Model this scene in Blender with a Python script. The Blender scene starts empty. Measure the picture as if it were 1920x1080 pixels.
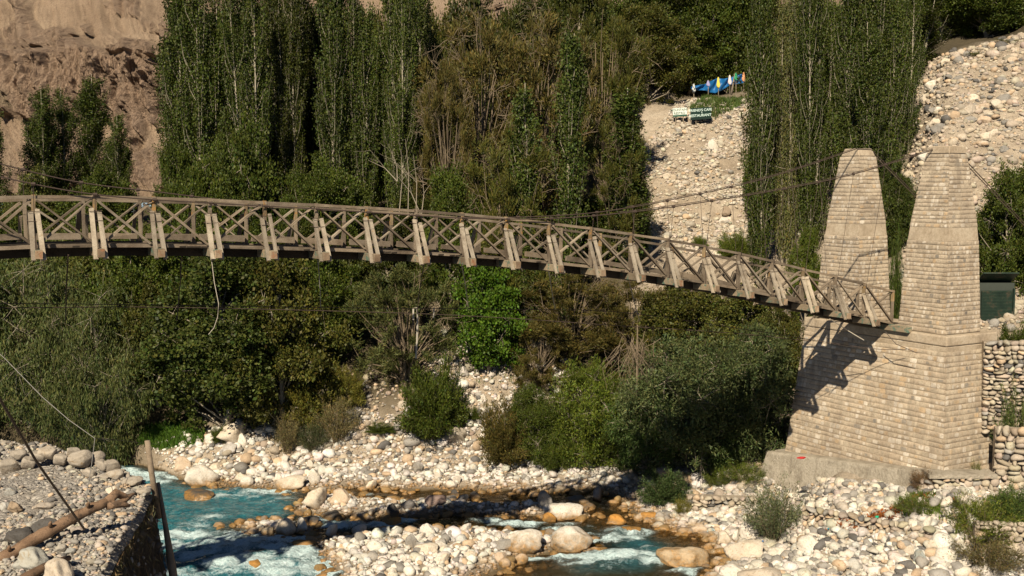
import bpy, math, random
import numpy as np
from mathutils import Vector
R = math.radians
scn = bpy.context.scene
C = scn.collection
random.seed(7)

# ------------------------------------------------------------------ camera, sky, sun, exposure
EYE = 13.5; WL = -1.5; F = 2100.0; PITCH = math.atan(195/F)
cam = bpy.data.cameras.new('camera'); camo = bpy.data.objects.new('camera', cam); C.objects.link(camo)
cam.sensor_width = 36; cam.lens = 36*F/1920; cam.clip_end = 5000; cam.clip_start = .3
camo.location = (0, 0, EYE); camo.rotation_euler = (math.pi/2-PITCH, 0, 0); scn.camera = camo
SUN = np.array([.39, 1.33, -1.12]); SUN = SUN/np.linalg.norm(SUN)
SUN_EL = math.asin(-SUN[2]); SUN_AZ = math.atan2(-SUN[0], -SUN[1])     # azimuth of the sun from +Y towards +X
w = bpy.data.worlds.new('World'); scn.world = w; w.use_nodes = True
nt = w.node_tree; bg = nt.nodes['Background']
sky = nt.nodes.new('ShaderNodeTexSky'); sky.sky_type = 'NISHITA'; sky.sun_disc = False
sky.sun_elevation = SUN_EL; sky.sun_rotation = SUN_AZ; sky.altitude = 2500; sky.air_density = .55; sky.dust_density = .4
nt.links.new(sky.outputs[0], bg.inputs[0]); bg.inputs[1].default_value = .05
sl = bpy.data.lights.new('sun', 'SUN'); so = bpy.data.objects.new('sun', sl); C.objects.link(so)
sl.energy = 5.0; sl.angle = R(.5); sl.color = (1, .865, .665)
so.rotation_euler = Vector(SUN).to_track_quat('-Z', 'Y').to_euler()
scn.view_settings.view_transform = 'Standard'; scn.view_settings.look = 'None'
scn.view_settings.exposure = 0.40; scn.view_settings.gamma = 1
scn.render.engine = 'CYCLES'; scn.cycles.max_bounces = 5; scn.cycles.diffuse_bounces = 1
scn.cycles.transparent_max_bounces = 6; scn.cycles.transmission_bounces = 3; scn.cycles.glossy_bounces = 2
cp, sp = math.cos(PITCH), math.sin(PITCH)

# ------------------------------------------------------------------ helpers
def ray(px, py):
    a = (px-960)/F; b = (540-py)/F
    return np.array([a, b*sp+cp, b*cp-sp])
EYEP = np.array([0, 0, EYE])
def W(px, py, Y):
    r = ray(px, py); return EYEP + r*(Y/r[1])
def Wz(px, py, z):
    r = ray(px, py); return EYEP + r*((z-EYE)/r[2])
def Wp(px, py, P, n):
    r = ray(px, py); return EYEP + r*(np.dot(np.array(P)-EYEP, n)/np.dot(r, n))
def proj(P):
    P = np.asarray(P, float); d = P-EYEP
    y = d[..., 1]*cp - d[..., 2]*sp; z = d[..., 2]*cp + d[..., 1]*sp
    return 960+F*d[..., 0]/y, 540-F*z/y
def h2(ix, iy, s):
    n = (ix*374761393 + iy*668265263 + s*974634777) & 0xffffffff
    n = ((n ^ (n >> 13))*1274126177) & 0xffffffff
    return ((n ^ (n >> 16)) & 0xffff)/65535.0
def vnoise(x, y, s=0):
    x = np.asarray(x, float); y = np.asarray(y, float)
    ix = np.floor(x).astype(np.int64); iy = np.floor(y).astype(np.int64)
    fx = x-ix; fy = y-iy; fx = fx*fx*(3-2*fx); fy = fy*fy*(3-2*fy)
    a = h2(ix, iy, s); b = h2(ix+1, iy, s); c = h2(ix, iy+1, s); d = h2(ix+1, iy+1, s)
    return (a+(b-a)*fx)*(1-fy)+(c+(d-c)*fx)*fy
def fbm(x, y, o=4, s=0):
    t = 0; a = .5
    for i in range(o):
        t = t+a*(vnoise(x, y, s+i)-.5); x = x*2.03+11; y = y*2.03+5; a *= .5
    return t*2
def npmesh(name, V, Fc, mat, smooth=False, cols=None, attrs=None):
    """Fc: (n,k) int array"""
    me = bpy.data.meshes.new(name)
    V = np.asarray(V, np.float32); Fc = np.asarray(Fc, np.int32); n, k = Fc.shape
    me.vertices.add(len(V)); me.vertices.foreach_set('co', V.ravel())
    me.loops.add(n*k); me.loops.foreach_set('vertex_index', Fc.ravel())
    me.polygons.add(n); me.polygons.foreach_set('loop_start', np.arange(0, n*k, k, dtype=np.int32))
    me.polygons.foreach_set('loop_total', np.full(n, k, np.int32))
    me.polygons.foreach_set('use_smooth', np.full(n, smooth, bool))
    me.update(calc_edges=True)
    if cols is not None:
        a = me.color_attributes.new('tint', 'FLOAT_COLOR', 'POINT')
        c = np.ones((len(V), 4), np.float32); c[:, :3] = cols; a.data.foreach_set('color', c.ravel())
    for kk, v in (attrs or {}).items():
        a = me.attributes.new(kk, 'FLOAT', 'POINT'); a.data.foreach_set('value', np.asarray(v, np.float32))
    if mat: me.materials.append(mat)
    return me
def link(name, me, parent=None):
    o = bpy.data.objects.new(name, me); C.objects.link(o); o.parent = parent; return o
def tag(o, label=None, cat=None, group=None, kind=None):
    if label: o['label'] = label
    if cat: o['category'] = cat
    if group: o['group'] = group
    if kind: o['kind'] = kind
    return o
def empty(name, loc=(0, 0, 0), rz=0):
    o = bpy.data.objects.new(name, None); C.objects.link(o); o.location = loc; o.rotation_euler.z = rz
    o.empty_display_size = .2; return o
class MB:
    """collects shapes into one mesh; world or local coordinates"""
    def __init__(s): s.v = []; s.f = []; s.n = 0
    def add(s, v, f):
        s.v += [tuple(p) for p in v]; s.f += [tuple(i+s.n for i in q) for q in f]; s.n += len(v); return s
    def beam(s, a, b, w_, h_, up=(0, 0, 1), jit=0):
        a = np.array(a, float); b = np.array(b, float); d = b-a; d = d/np.linalg.norm(d)
        up = np.array(up, float); x = np.cross(d, up); x = x/np.linalg.norm(x); y = np.cross(x, d)
        c = []
        for p in (a, b):
            for i, j in ((-1, -1), (1, -1), (1, 1), (-1, 1)):
                c.append(p+x*i*w_/2+y*j*h_/2+(np.array([random.uniform(-jit, jit) for _ in range(3)]) if jit else 0))
        return s.add(c, [(0, 3, 2, 1), (4, 5, 6, 7), (0, 1, 5, 4), (1, 2, 6, 5), (2, 3, 7, 6), (3, 0, 4, 7)])
    def tube(s, pts, r, n=6, cap=True):
        pts = [np.array(p, float) for p in pts]; rs = r if hasattr(r, '__len__') else [r]*len(pts)
        base = s.n; vs = []; fs = []
        for i, p in enumerate(pts):
            d = pts[min(i+1, len(pts)-1)]-pts[max(i-1, 0)]; d = d/(np.linalg.norm(d)+1e-9)
            u = np.cross(d, [0, 0, 1.0]); 
            if np.linalg.norm(u) < .1: u = np.cross(d, [1.0, 0, 0])
            u = u/np.linalg.norm(u); v = np.cross(d, u)
            for k in range(n):
                a = 2*math.pi*k/n; vs.append(p+(u*math.cos(a)+v*math.sin(a))*rs[i])
        for i in range(len(pts)-1):
            for k in range(n):
                fs.append((i*n+k, i*n+(k+1) % n, (i+1)*n+(k+1) % n, (i+1)*n+k))
        if cap: fs.append(tuple(range(n))[::-1]); fs.append(tuple((len(pts)-1)*n+k for k in range(n)))
        return s.add(vs, fs)
    def mesh(s, name, mat, smooth=False):
        me = bpy.data.meshes.new(name); me.from_pydata(s.v, [], s.f)
        if smooth: me.polygons.foreach_set('use_smooth', [True]*len(me.polygons))
        me.materials.append(mat); me.update(); return me
    def build(s, name, mat, parent=None, smooth=False, bevel=0):
        me = s.mesh(name, mat, smooth)
        o = link(name, me, parent)
        if bevel:
            m = o.modifiers.new('b', 'BEVEL'); m.width = bevel; m.segments = 1
        if parent is not None and parent.type == 'EMPTY' and parent.location.length > 0:
            L = parent.location
            me.transform(__import__('mathutils').Matrix.Translation(-L))
        return o

# ------------------------------------------------------------------ materials
class NT:
    def __init__(s, name):
        s.m = bpy.data.materials.new(name); s.m.use_nodes = True; s.t = s.m.node_tree
        s.b = s.t.nodes['Principled BSDF']; s.b.inputs['Specular IOR Level'].default_value = .3
    def n(s, typ, **k):
        x = s.t.nodes.new('ShaderNode'+typ)
        for a, v in k.items():
            if a.startswith('i_'): x.inputs[a[2:].replace('_', ' ')].default_value = v
            else: setattr(x, a, v)
        return x
    def l(s, a, b): s.t.links.new(a, b)
    def co(s, typ='Object'): return s.n('TexCoord').outputs[typ]
    def pos(s): return s.n('NewGeometry').outputs['Position']
    def noise(s, vec, scale, detail=4, rough=.6, dist=0, sc=None):
        x = s.n('TexNoise'); x.inputs['Scale'].default_value = scale; x.inputs['Detail'].default_value = detail
        x.inputs['Roughness'].default_value = rough; x.inputs['Distortion'].default_value = dist
        if sc:
            mp = s.n('Mapping'); mp.inputs['Scale'].default_value = sc; s.l(vec, mp.inputs[0]); vec = mp.outputs[0]
        s.l(vec, x.inputs['Vector']); return x.outputs[0]
    def ramp(s, fac, stops):
        x = s.n('ValToRGB'); e = x.color_ramp.elements
        while len(e) < len(stops): e.new(.5)
        for i, (p, c) in enumerate(stops): e[i].position = p; e[i].color = (*c, 1) if hasattr(c, '__len__') else (c, c, c, 1)
        s.l(fac, x.inputs[0]); return x.outputs[0]
    def mix(s, fac, a, b, mode='MIX'):
        x = s.n('Mix', data_type='RGBA', blend_type=mode)
        for v, i in ((fac, 0), (a, 6), (b, 7)):
            if hasattr(v, 'is_linked') or hasattr(v, 'links'): s.l(v, x.inputs[i])
            elif i == 0: x.inputs[0].default_value = v
            else: x.inputs[i].default_value = (*v, 1)
        return x.outputs[2]
    def math(s, op, a, b=0, c=0, clamp=False):
        x = s.n('Math', operation=op, use_clamp=clamp)
        for i, v in enumerate((a, b, c)):
            if hasattr(v, 'links'): s.l(v, x.inputs[i])
            else: x.inputs[i].default_value = v
        return x.outputs[0]
    def bump(s, h, dist=.02, st=1):
        x = s.n('Bump'); x.inputs['Distance'].default_value = dist; x.inputs['Strength'].default_value = st
        s.l(h, x.inputs['Height']); s.l(x.outputs[0], s.b.inputs['Normal'])
    def attr(s, name, typ='GEOMETRY'):
        return s.n('Attribute', attribute_name=name, attribute_type=typ)
    def col(s, c):
        if hasattr(c, 'links'): s.l(c, s.b.inputs['Base Color'])
        else: s.b.inputs['Base Color'].default_value = (*c, 1)
    def rough(s, r): s.b.inputs['Roughness'].default_value = r

def mat_rock(name, base=None, stain=True):
    t = NT(name); p = t.co('Object'); wp = t.pos()
    if base: c = t.mix(t.n('ObjectInfo').outputs['Random'], base, tuple(x*.75 for x in base))
    else:
        a = t.attr('tint').outputs['Color']; c = a
        c = t.mix(1.0, a, t.n('ObjectInfo').outputs['Color'], 'MULTIPLY')
    n1 = t.noise(wp, 1.9, 5, .65); n2 = t.noise(wp, 14, 5, .7); n3 = t.noise(wp, 5, 3, .5, 1.5)
    c = t.mix(t.ramp(n1, [(.35, .0), (.7, .55)]), c, (.50, .36, .22), 'MULTIPLY') if False else c
    c = t.mix(1.0, c, t.ramp(n1, [(.3, (.87, .83, .77)), (.55, (1, 1, 1)), (.8, (1.0, .96, .89))]), 'MULTIPLY')
    c = t.mix(1.0, c, t.ramp(n2, [(.28, (.55, .53, .5)), (.48, (1, 1, 1)), (1, (1.08, 1.08, 1.08))]), 'MULTIPLY')
    c = t.mix(1.0, c, t.ramp(n3, [(.30, (.84, .74, .62)), (.40, (1, 1, 1))]), 'MULTIPLY')
    if stain:                                   # the algae and wet line of stones that stand in the river
        z = t.n('SeparateXYZ'); t.l(wp, z.inputs[0])
        zz = t.math('ADD', t.math('MULTIPLY', t.math('SUBTRACT', z.outputs[2], WL), t.n('ObjectInfo').outputs['Alpha']), t.math('MULTIPLY', t.math('SUBTRACT', n1, .5), .6))
        f = t.ramp(zz, [(.06, 1.0), (.30, 0.0)])
        st = t.mix(t.ramp(n3, [(.3, 0), (.65, 1)]), (.36, .19, .055), (.15, .10, .045))
        c = t.mix(t.math('MULTIPLY', f, .9), c, st)
        r = t.ramp(zz, [(.03, .25), (.16, .8)]); t.l(r, t.b.inputs['Roughness'])
    else: t.rough(.85)
    t.col(c); t.bump(t.noise(wp, 9, 6, .7), .03, .8); return t.m
M = {}
M['rock'] = mat_rock('rock'); M['dryrock'] = mat_rock('dry_rock', stain=False)

t = NT('ground'); wp = t.pos()
n = t.noise(wp, .35, 6, .65); n2 = t.noise(wp, 3.5, 6, .75); n3 = t.noise(wp, 22, 4, .7)
c = t.ramp(n, [(.3, (.33, .27, .20)), (.5, (.44, .37, .285)), (.7, (.52, .45, .36))])
c = t.mix(1.0, c, t.ramp(n2, [(.25, (.5, .47, .43)), (.5, (1, 1, 1)), (.75, (1.2, 1.17, 1.1))]), 'MULTIPLY')
c = t.mix(1.0, c, t.ramp(n3, [(.3, (.6, .58, .55)), (.55, (1.05, 1.05, 1.05))]), 'MULTIPLY')
soil = t.mix(n2, (.05, .045, .025), (.13, .10, .06))
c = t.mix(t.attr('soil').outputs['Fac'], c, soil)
z = t.n('SeparateXYZ'); t.l(wp, z.inputs[0])
c = t.mix(t.ramp(t.math('SUBTRACT', z.outputs[2], WL), [(.0, 1.0), (.14, 0.0)]), c, t.mix(n2, (.10, .075, .04), (.22, .16, .09)))
t.col(c); t.rough(.95); t.bump(t.math('ADD', n2, t.math('MULTIPLY', n3, .35)), .14, 1); M['ground'] = t.m

t = NT('gravel'); wp = t.pos()
n = t.noise(wp, .8, 5, .6); v = t.n('TexVoronoi'); v.inputs['Scale'].default_value = 13; t.l(wp, v.inputs['Vector'])
v2 = t.n('TexVoronoi'); v2.inputs['Scale'].default_value = 28; t.l(wp, v2.inputs['Vector'])
sv = t.n('SeparateColor'); t.l(v.outputs['Color'], sv.inputs[0])
c = t.ramp(sv.outputs[0], [(.0, (.16, .15, .135)), (.35, (.27, .25, .225)), (.75, (.38, .355, .32)), (1, (.6, .57, .52))])
c = t.mix(.45, c, t.ramp(t.noise(wp, 30, 4, .8), [(.3, (.12, .11, .10)), (.5, (.31, .285, .25)), (.7, (.52, .49, .44))]))
c = t.mix(1.0, c, t.ramp(n, [(.3, (.75, .72, .68)), (.6, (1.05, 1.05, 1.05))]), 'MULTIPLY')
t.col(c); t.rough(.9)
t.bump(t.math('SUBTRACT', 1.0, t.math('ADD', v.outputs['Distance'], t.math('MULTIPLY', v2.outputs['Distance'], .4))), .05, .9); M['gravel'] = t.m

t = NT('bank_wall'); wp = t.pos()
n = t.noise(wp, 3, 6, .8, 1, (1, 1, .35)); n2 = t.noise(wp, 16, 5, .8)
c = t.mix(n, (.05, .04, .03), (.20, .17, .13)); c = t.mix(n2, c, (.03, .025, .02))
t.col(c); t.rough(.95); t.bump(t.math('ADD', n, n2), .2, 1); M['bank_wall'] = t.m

t = NT('mountain'); wp = t.pos()
a = t.attr('cliff').outputs['Fac']; pale = t.attr('pale').outputs['Fac']
n = t.noise(wp, .045, 8, .65); n2 = t.noise(wp, .35, 7, .72, .8, (2.0, .3, .28)); n3 = t.noise(wp, 1.6, 5, .75, 0, (1.5, .6, .5))
scree = t.ramp(n, [(.3, (.25, .18, .12)), (.5, (.36, .268, .185)), (.7, (.44, .335, .235))])
scree = t.mix(t.ramp(n3, [(.46, 0), (.62, .6)]), scree, (.19, .125, .088))
cl = t.ramp(n2, [(.34, (.085, .056, .040)), (.44, (.31, .218, .155)), (.58, (.42, .305, .22)), (.8, (.50, .38, .28))])
c = t.mix(a, scree, cl); c = t.mix(pale, c, (.36, .28, .19))
t.col(c); t.rough(1); t.bump(t.math('ADD', t.math('MULTIPLY', n2, t.math('ADD', t.math('MULTIPLY', a, 2.4), 1.0)), t.math('MULTIPLY', n3, .9)), 1.0, 1); M['mountain'] = t.m

def wood(name, c1, c2, c3=None, amt=0):
    t = NT(name); p = t.pos(); r = t.n('ObjectInfo').outputs['Random']
    g = t.noise(p, 3.0, 6, .75, 2.5, (6, 6, 18)); g2 = t.noise(p, 2.2, 4, .6)
    c = t.mix(t.ramp(g, [(.3, 0), (.62, 1)]), c1, c2)
    c = t.mix(1.0, c, t.ramp(r, [(0, (.58, .55, .52)), (.5, (.9, .88, .85)), (1, (1.15, 1.1, 1.02))]), 'MULTIPLY')
    c = t.mix(1.0, c, t.ramp(g2, [(.3, (.62, .58, .55)), (.6, (1.05, 1.05, 1.05))]), 'MULTIPLY')
    if c3: c = t.mix(t.ramp(t.noise(p, 4.5, 5, .7), [(.5-amt, 0), (.58-amt, 1)]), c, c3)
    t.col(c); t.rough(.8); t.bump(g, .012, .7); return t.m
M['wood'] = wood('weathered_wood', (.095, .075, .055), (.34, .285, .22), (.22, .12, .055), -.15)
M['wood_pale'] = wood('pale_wood', (.17, .145, .11), (.54, .485, .395), (.34, .25, .15), -.13)
M['wood_strut'] = wood('strut_wood', (.15, .125, .095), (.45, .395, .315))
M['wood_ochre'] = wood('ochre_painted_wood', (.18, .14, .09), (.36, .28, .17), (.36, .20, .07), -.02)
M['wood_green'] = wood('green_painted_wood', (.20, .16, .11), (.36, .30, .22), (.10, .16, .12), -.02)
M['wood_end'] = wood('ochre_beam_end', (.24, .17, .11), (.44, .34, .24), (.30, .15, .08), -.03)
M['wood_shaded'] = wood('shade_toned_wood', (.022, .018, .014), (.06, .048, .036))  # near-black tone puts the shade on and under the deck into the wood
M['log'] = wood('stripped_log', (.13, .08, .05), (.38, .255, .165), (.09, .06, .04), -.02)

def plain(name, c, r=.7, var=.25, sc=3, metal=0):
    t = NT(name); n = t.noise(t.pos(), sc, 5, .7)
    t.col(t.mix(n, tuple(x*(1-var) for x in c), tuple(x*(1+var) for x in c))); t.rough(r)
    t.b.inputs['Metallic'].default_value = metal; return t.m
M['cable'] = plain('rusty_steel_cable', (.07, .05, .04), .6)
M['rope'] = plain('pale_rope', (.45, .41, .34), .9)
M['wire'] = plain('grey_wire', (.25, .24, .22), .5)
M['concrete'] = None
t = NT('concrete'); wp = t.pos(); n = t.noise(wp, 1.2, 6, .7); n2 = t.noise(wp, 9, 5, .75)
c = t.ramp(n, [(.3, (.34, .27, .19)), (.5, (.46, .38, .28)), (.7, (.53, .455, .35))])
c = t.mix(1.0, c, t.ramp(n2, [(.3, (.72, .69, .65)), (.55, (1.03, 1.03, 1.03))]), 'MULTIPLY')
c = t.mix(t.ramp(t.noise(wp, 1.6, 5, .6, .4, (1, 1, .35)), [(.52, 0), (.7, .5)]), c, (.24, .19, .14))
t.col(c); t.rough(.9); t.bump(n2, .02, .8); M['concrete'] = t.m
t = NT('footing_concrete'); wp = t.pos(); n = t.noise(wp, 1.5, 6, .7); n2 = t.noise(wp, 12, 5, .75)
c = t.ramp(n, [(.3, (.30, .26, .20)), (.5, (.42, .375, .30)), (.7, (.48, .43, .35))])
c = t.mix(1.0, c, t.ramp(n2, [(.3, (.8, .78, .75)), (.55, (1.03, 1.03, 1.03))]), 'MULTIPLY')
c = t.mix(t.ramp(t.noise(wp, 1.3, 6, .7, .5, (1, 1, .5)), [(.5, 0), (.62, .6)]), c, (.22, .19, .145)); t.col(c); t.rough(.9); t.bump(t.math('ADD', n2, t.math('MULTIPLY', n, 2)), .05, .9); M['footing'] = t.m
t = NT('masonry'); wp = t.pos(); n2 = t.noise(wp, 11, 5, .75); n = t.noise(wp, .9, 5, .65); n4 = t.noise(wp, 2.3, 5, .6, .6, (1, 1, .3))
c = t.mix(1.0, t.attr('tint').outputs['Color'], t.ramp(n2, [(.28, (.62, .58, .54)), (.5, (1, 1, 1)), (.8, (1.1, 1.1, 1.1))]), 'MULTIPLY')
c = t.mix(1.0, c, t.ramp(n, [(.35, (.78, .76, .74)), (.6, (1.04, 1.03, 1.0))]), 'MULTIPLY')
c = t.mix(t.ramp(n4, [(.50, 0), (.68, .55)]), c, (.25, .205, .155))
t.col(c); t.rough(.9); t.bump(n2, .025, .9); M['masonry'] = t.m

def leafmat(name, transl=.17, spec=.25):
    t = NT(name); a = t.attr('tint').outputs['Color']
    c = t.mix(1.0, a, t.n('ObjectInfo').outputs['Color'], 'MULTIPLY')
    n = t.noise(t.co('Object'), 6.0, 3, .6)
    c = t.mix(1.0, c, t.ramp(n, [(.3, (.60, .64, .55)), (.7, (1.42, 1.32, 1.0))]), 'MULTIPLY')
    t.col(c); t.rough(.55); t.b.inputs['Specular IOR Level'].default_value = spec
    tr = t.n('BsdfTranslucent'); t.l(t.mix(1.0, c, (1.1, 1.3, .5), 'MULTIPLY'), tr.inputs[0])
    mx = t.n('MixShader'); mx.inputs[0].default_value = transl
    t.l(t.b.outputs[0], mx.inputs[1]); t.l(tr.outputs[0], mx.inputs[2])
    t.l(mx.outputs[0], t.t.nodes['Material Output'].inputs[0]); return t.m
M['leaf'] = leafmat('leaves')
M['bark'] = plain('grey_bark', (.30, .26, .20), .9, .45, 8)
M['bark_pale'] = plain('pale_bark', (.36, .32, .245), .9, .35, 8)
M['twig'] = plain('dry_twig', (.20, .155, .105), .9, .35, 5)

t = NT('water'); wp = t.pos()
foam = t.attr('foam').outputs['Fac']; blue = t.attr('blue').outputs['Fac']; dp = t.attr('depth').outputs['Fac']
n = t.noise(wp, 1.6, 6, .7, 1.2, (1, 1.3, 1)); nf = t.noise(wp, 7, 5, .8, .8)
c = t.mix(t.ramp(n, [(.3, 0), (.7, 1)]), (.005, .07, .105), (.05, .225, .265))
ff = t.math('MULTIPLY', t.math('SUBTRACT', t.math('ADD', foam, t.math('MULTIPLY', t.math('SUBTRACT', nf, .5), 1.7)), .34), 1.7, clamp=True)
ff = t.math('MULTIPLY', ff, t.ramp(foam, [(.02, 0), (.15, 1)]))
brown = t.mix(n, (.020, .018, .010), (.05, .045, .022))
c = t.mix(blue, brown, c)
c2 = t.mix(ff, c, t.mix(nf, (.22, .46, .50), (.84, .90, .90)))
t.col(c2); t.b.inputs['Roughness'].default_value = .1; t.b.inputs['Specular IOR Level'].default_value = .5
t.l(t.math('ADD', .08, t.math('MULTIPLY', ff, .6)), t.b.inputs['Roughness'])
t.bump(t.math('ADD', t.noise(wp, 2.6, 5, .65, .8), t.math('MULTIPLY', nf, .25)), .16, 1)
opaque = t.math('MAXIMUM', t.math('MAXIMUM', ff, t.math('MULTIPLY', blue, .93)), t.math('MULTIPLY', dp, 1.1, clamp=True), clamp=True)
tr = t.n('BsdfTransparent'); tr.inputs[0].default_value = (.80, .72, .52, 1)
gl = t.n('BsdfGlossy'); gl.inputs['Roughness'].default_value = .08
bn = [x for x in t.t.nodes if x.type == 'BUMP'][0]; t.l(bn.outputs[0], gl.inputs['Normal'])
fr = t.n('Fresnel'); fr.inputs[0].default_value = 1.33; t.l(bn.outputs[0], fr.inputs['Normal'])
m1 = t.n('MixShader'); t.l(fr.outputs[0], m1.inputs[0]); t.l(tr.outputs[0], m1.inputs[1]); t.l(gl.outputs[0], m1.inputs[2])
m2 = t.n('MixShader'); t.l(opaque, m2.inputs[0]); t.l(m1.outputs[0], m2.inputs[1]); t.l(t.b.outputs[0], m2.inputs[2])
t.l(m2.outputs[0], t.t.nodes['Material Output'].inputs[0]); M['water'] = t.m

# ------------------------------------------------------------------ terrain heights
def poly_sd(poly, X, Y):
    """signed distance, positive inside"""
    P = np.array([Wz(px, py, WL)[:2] for px, py in poly]); n = len(P)
    d = np.full(X.shape, 1e9); ins = np.zeros(X.shape, bool)
    for i in range(n):
        a = P[i]; b = P[(i+1) % n]; e = b-a
        tt = np.clip(((X-a[0])*e[0]+(Y-a[1])*e[1])/(e @ e+1e-12), 0, 1)
        d = np.minimum(d, (X-a[0]-tt*e[0])**2+(Y-a[1]-tt*e[1])**2)
        c = ((a[1] > Y) != (b[1] > Y)) & (X < (b[0]-a[0])*(Y-a[1])/(b[1]-a[1]+1e-12)+a[0]); ins ^= c
    return np.sqrt(d)*np.where(ins, 1, -1)
FAR = [(-3000, 600), (-3000, 868), (-600, 868), (100, 860), (200, 868), (240, 867), (300, 878), (345, 901), (420, 911), (560, 919), (690, 916), (850, 918),
       (1000, 922), (1110, 918), (1165, 932), (1190, 964), (1250, 988), (1340, 1010), (1372, 1044), (1350, 1085), (1420, 1300), (1700, 1800), (5000, 1800), (5000, 600)]
MID = [(568, 942), (600, 928), (660, 932), (720, 940), (850, 943), (1010, 946), (1090, 954), (1110, 968), (1000, 969), (850, 964), (700, 970), (600, 966), (560, 958)]
SM = [(440, 985), (480, 978), (550, 978), (585, 986), (570, 1000), (500, 1006), (450, 1003)]
LOW = [(610, 1010), (690, 1000), (780, 992), (905, 990), (960, 998), (1020, 1006), (1100, 1012), (1108, 1030), (1030, 1036), (960, 1050), (900, 1085), (800, 1120), (650, 1110), (620, 1060), (585, 1022)]
EXTRA = [(760, 1060), (900, 1050), (880, 1110), (740, 1120)]
BL1 = [(150, 870), (260, 872), (340, 903), (430, 912), (565, 925), (570, 962), (545, 978), (440, 982), (435, 1008), (560, 1012), (585, 1035), (625, 1070), (660, 1120), (0, 1300), (-400, 1000), (-300, 880)]
BL2 = [(555, 965), (700, 972), (770, 974), (760, 988), (640, 998), (560, 985)]
BL3 = [(960, 978), (1100, 990), (1180, 990), (1250, 1010), (1280, 1040), (1220, 1070), (1080, 1075), (1030, 1048), (1130, 1036), (1128, 1000)]
COLS = [-900, 150, 420, 700, 930, 1150, 1300, 1450, 1600, 1780, 2000, 2600]
HT = {-900: [(54, 0), (60, 1.5), (75, 4), (95, 8), (130, 10), (200, 14)],
 150: [(54, 0), (58, 1), (70, 4), (90, 9), (130, 10), (200, 14)],
 420: [(51.5, 0), (54, 1.0), (60, 3.3), (70, 8), (90, 10.5), (130, 12), (200, 16)],
 700: [(51.5, 0), (53, .8), (55, 2.0), (58, 3.6), (60, 4.5), (66, 8), (72, 10.5), (90, 12), (110, 18), (200, 30)],
 930: [(51.5, 0), (53, .9), (55, 2.2), (58, 4.4), (60, 5.2), (66, 8), (72, 10.5), (90, 12), (110, 18), (200, 34)],
 1150: [(50, 0), (53, 1), (60, 4.5), (66, 8), (72, 9.5), (78, 12), (92, 19), (110, 25), (200, 45)],
 1300: [(47, 0), (49, .8), (52, 1.6), (60, 4.5), (68, 8), (75, 9.75), (80, 13.5), (86, 16.5), (92, 19.8), (101, 20.2), (112, 24), (200, 50)],
 1450: [(45.5, 0), (48, .6), (50.5, .95), (56, 4), (62, 6), (70, 9), (80, 13), (92, 20), (101, 20.5), (110, 26), (200, 50)],
 1600: [(40.5, 0), (43, 1.3), (45.5, 1.65), (50, 1.6), (54, 7.0), (58, 8), (64, 11), (75, 18), (90, 24), (110, 30), (200, 55)],
 1780: [(38.5, 0), (41, 1.2), (43, 2.0), (45, 2.2), (49, 3.4), (50.5, 7.3), (54, 7.8), (58, 13.3), (62, 16.8), (70, 21.4), (80, 23), (110, 30), (200, 60)],
 2000: [(37, 0), (40, .7), (43, 1.6), (46, 2.6), (47, 5.6), (50, 7.0), (53, 7.5), (58, 14), (62, 18), (70, 23), (80, 25), (110, 32), (200, 60)],
 2600: [(34, 0), (40, 2), (46, 6), (52, 9), (58, 15), (70, 24), (110, 35), (200, 60)]}
YS = np.arange(30, 202, .5)
def stretch(c, Y): return Y+5.0*max(0, min(1, (66-Y)/13))*(1 if c <= 1300 else (.4 if c == 1450 else 0))
TAB = np.array([np.interp(YS, [stretch(c, a) for a, b in HT[c]], [b for a, b in HT[c]]) for c in COLS])
TAB = TAB + WL*np.clip(1-TAB/3.2, 0, 1)
k_ = np.array([1, 2, 3, 2, 1])/9.
TAB = np.array([np.convolve(np.pad(r, 2, 'edge'), k_, 'valid') for r in TAB])
def H(X, Y, fine=True):
    X = np.asarray(X, float); Y = np.asarray(Y, float)
    sd = np.maximum.reduce([poly_sd(q, X, Y) for q in (FAR, MID, SM, LOW, EXTRA)])
    base = np.where(sd > 0, np.minimum(sd*.22, .30), np.maximum(sd*.35, -.95))
    q = 960+F*X/np.maximum(Y*1.012, 5); q = np.clip(q, COLS[0], COLS[-1]-1)
    i = np.searchsorted(COLS, q, side='right')-1; i = np.clip(i, 0, len(COLS)-2)
    ca = np.array(COLS); f = (q-ca[i])/(ca[i+1]-ca[i]); f = f*f*(3-2*f)
    yy = np.clip((Y-30)/.5, 0, len(YS)-1.001); j = yy.astype(int); g = yy-j
    h = (TAB[i, j]*(1-g)+TAB[i, j+1]*g)*(1-f)+(TAB[i+1, j]*(1-g)+TAB[i+1, j+1]*g)*f
    h = np.where(Y < 34, WL, h)
    out = np.where(sd > 0, np.maximum(base, 0)+h, base+WL)
    if fine: out = out + fbm(X*.45, Y*.45, 4, 3)*np.clip((h-WL)*.25+.10, 0, .6) + fbm(X*1.7, Y*1.7, 3, 8)*.10
    return out
GX = np.arange(-60, 60, .2); GY = np.arange(30, 125, .2); HG = H(*np.meshgrid(GX, GY))
def h1(x, y):
    a = min(max((x+60)/.2, 0), len(GX)-2.001); b = min(max((y-30)/.2, 0), len(GY)-2.001); i = int(a); j = int(b); f = a-i; g = b-j
    return float((HG[j, i]*(1-f)+HG[j, i+1]*f)*(1-g)+(HG[j+1, i]*(1-f)+HG[j+1, i+1]*f)*g)

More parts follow.
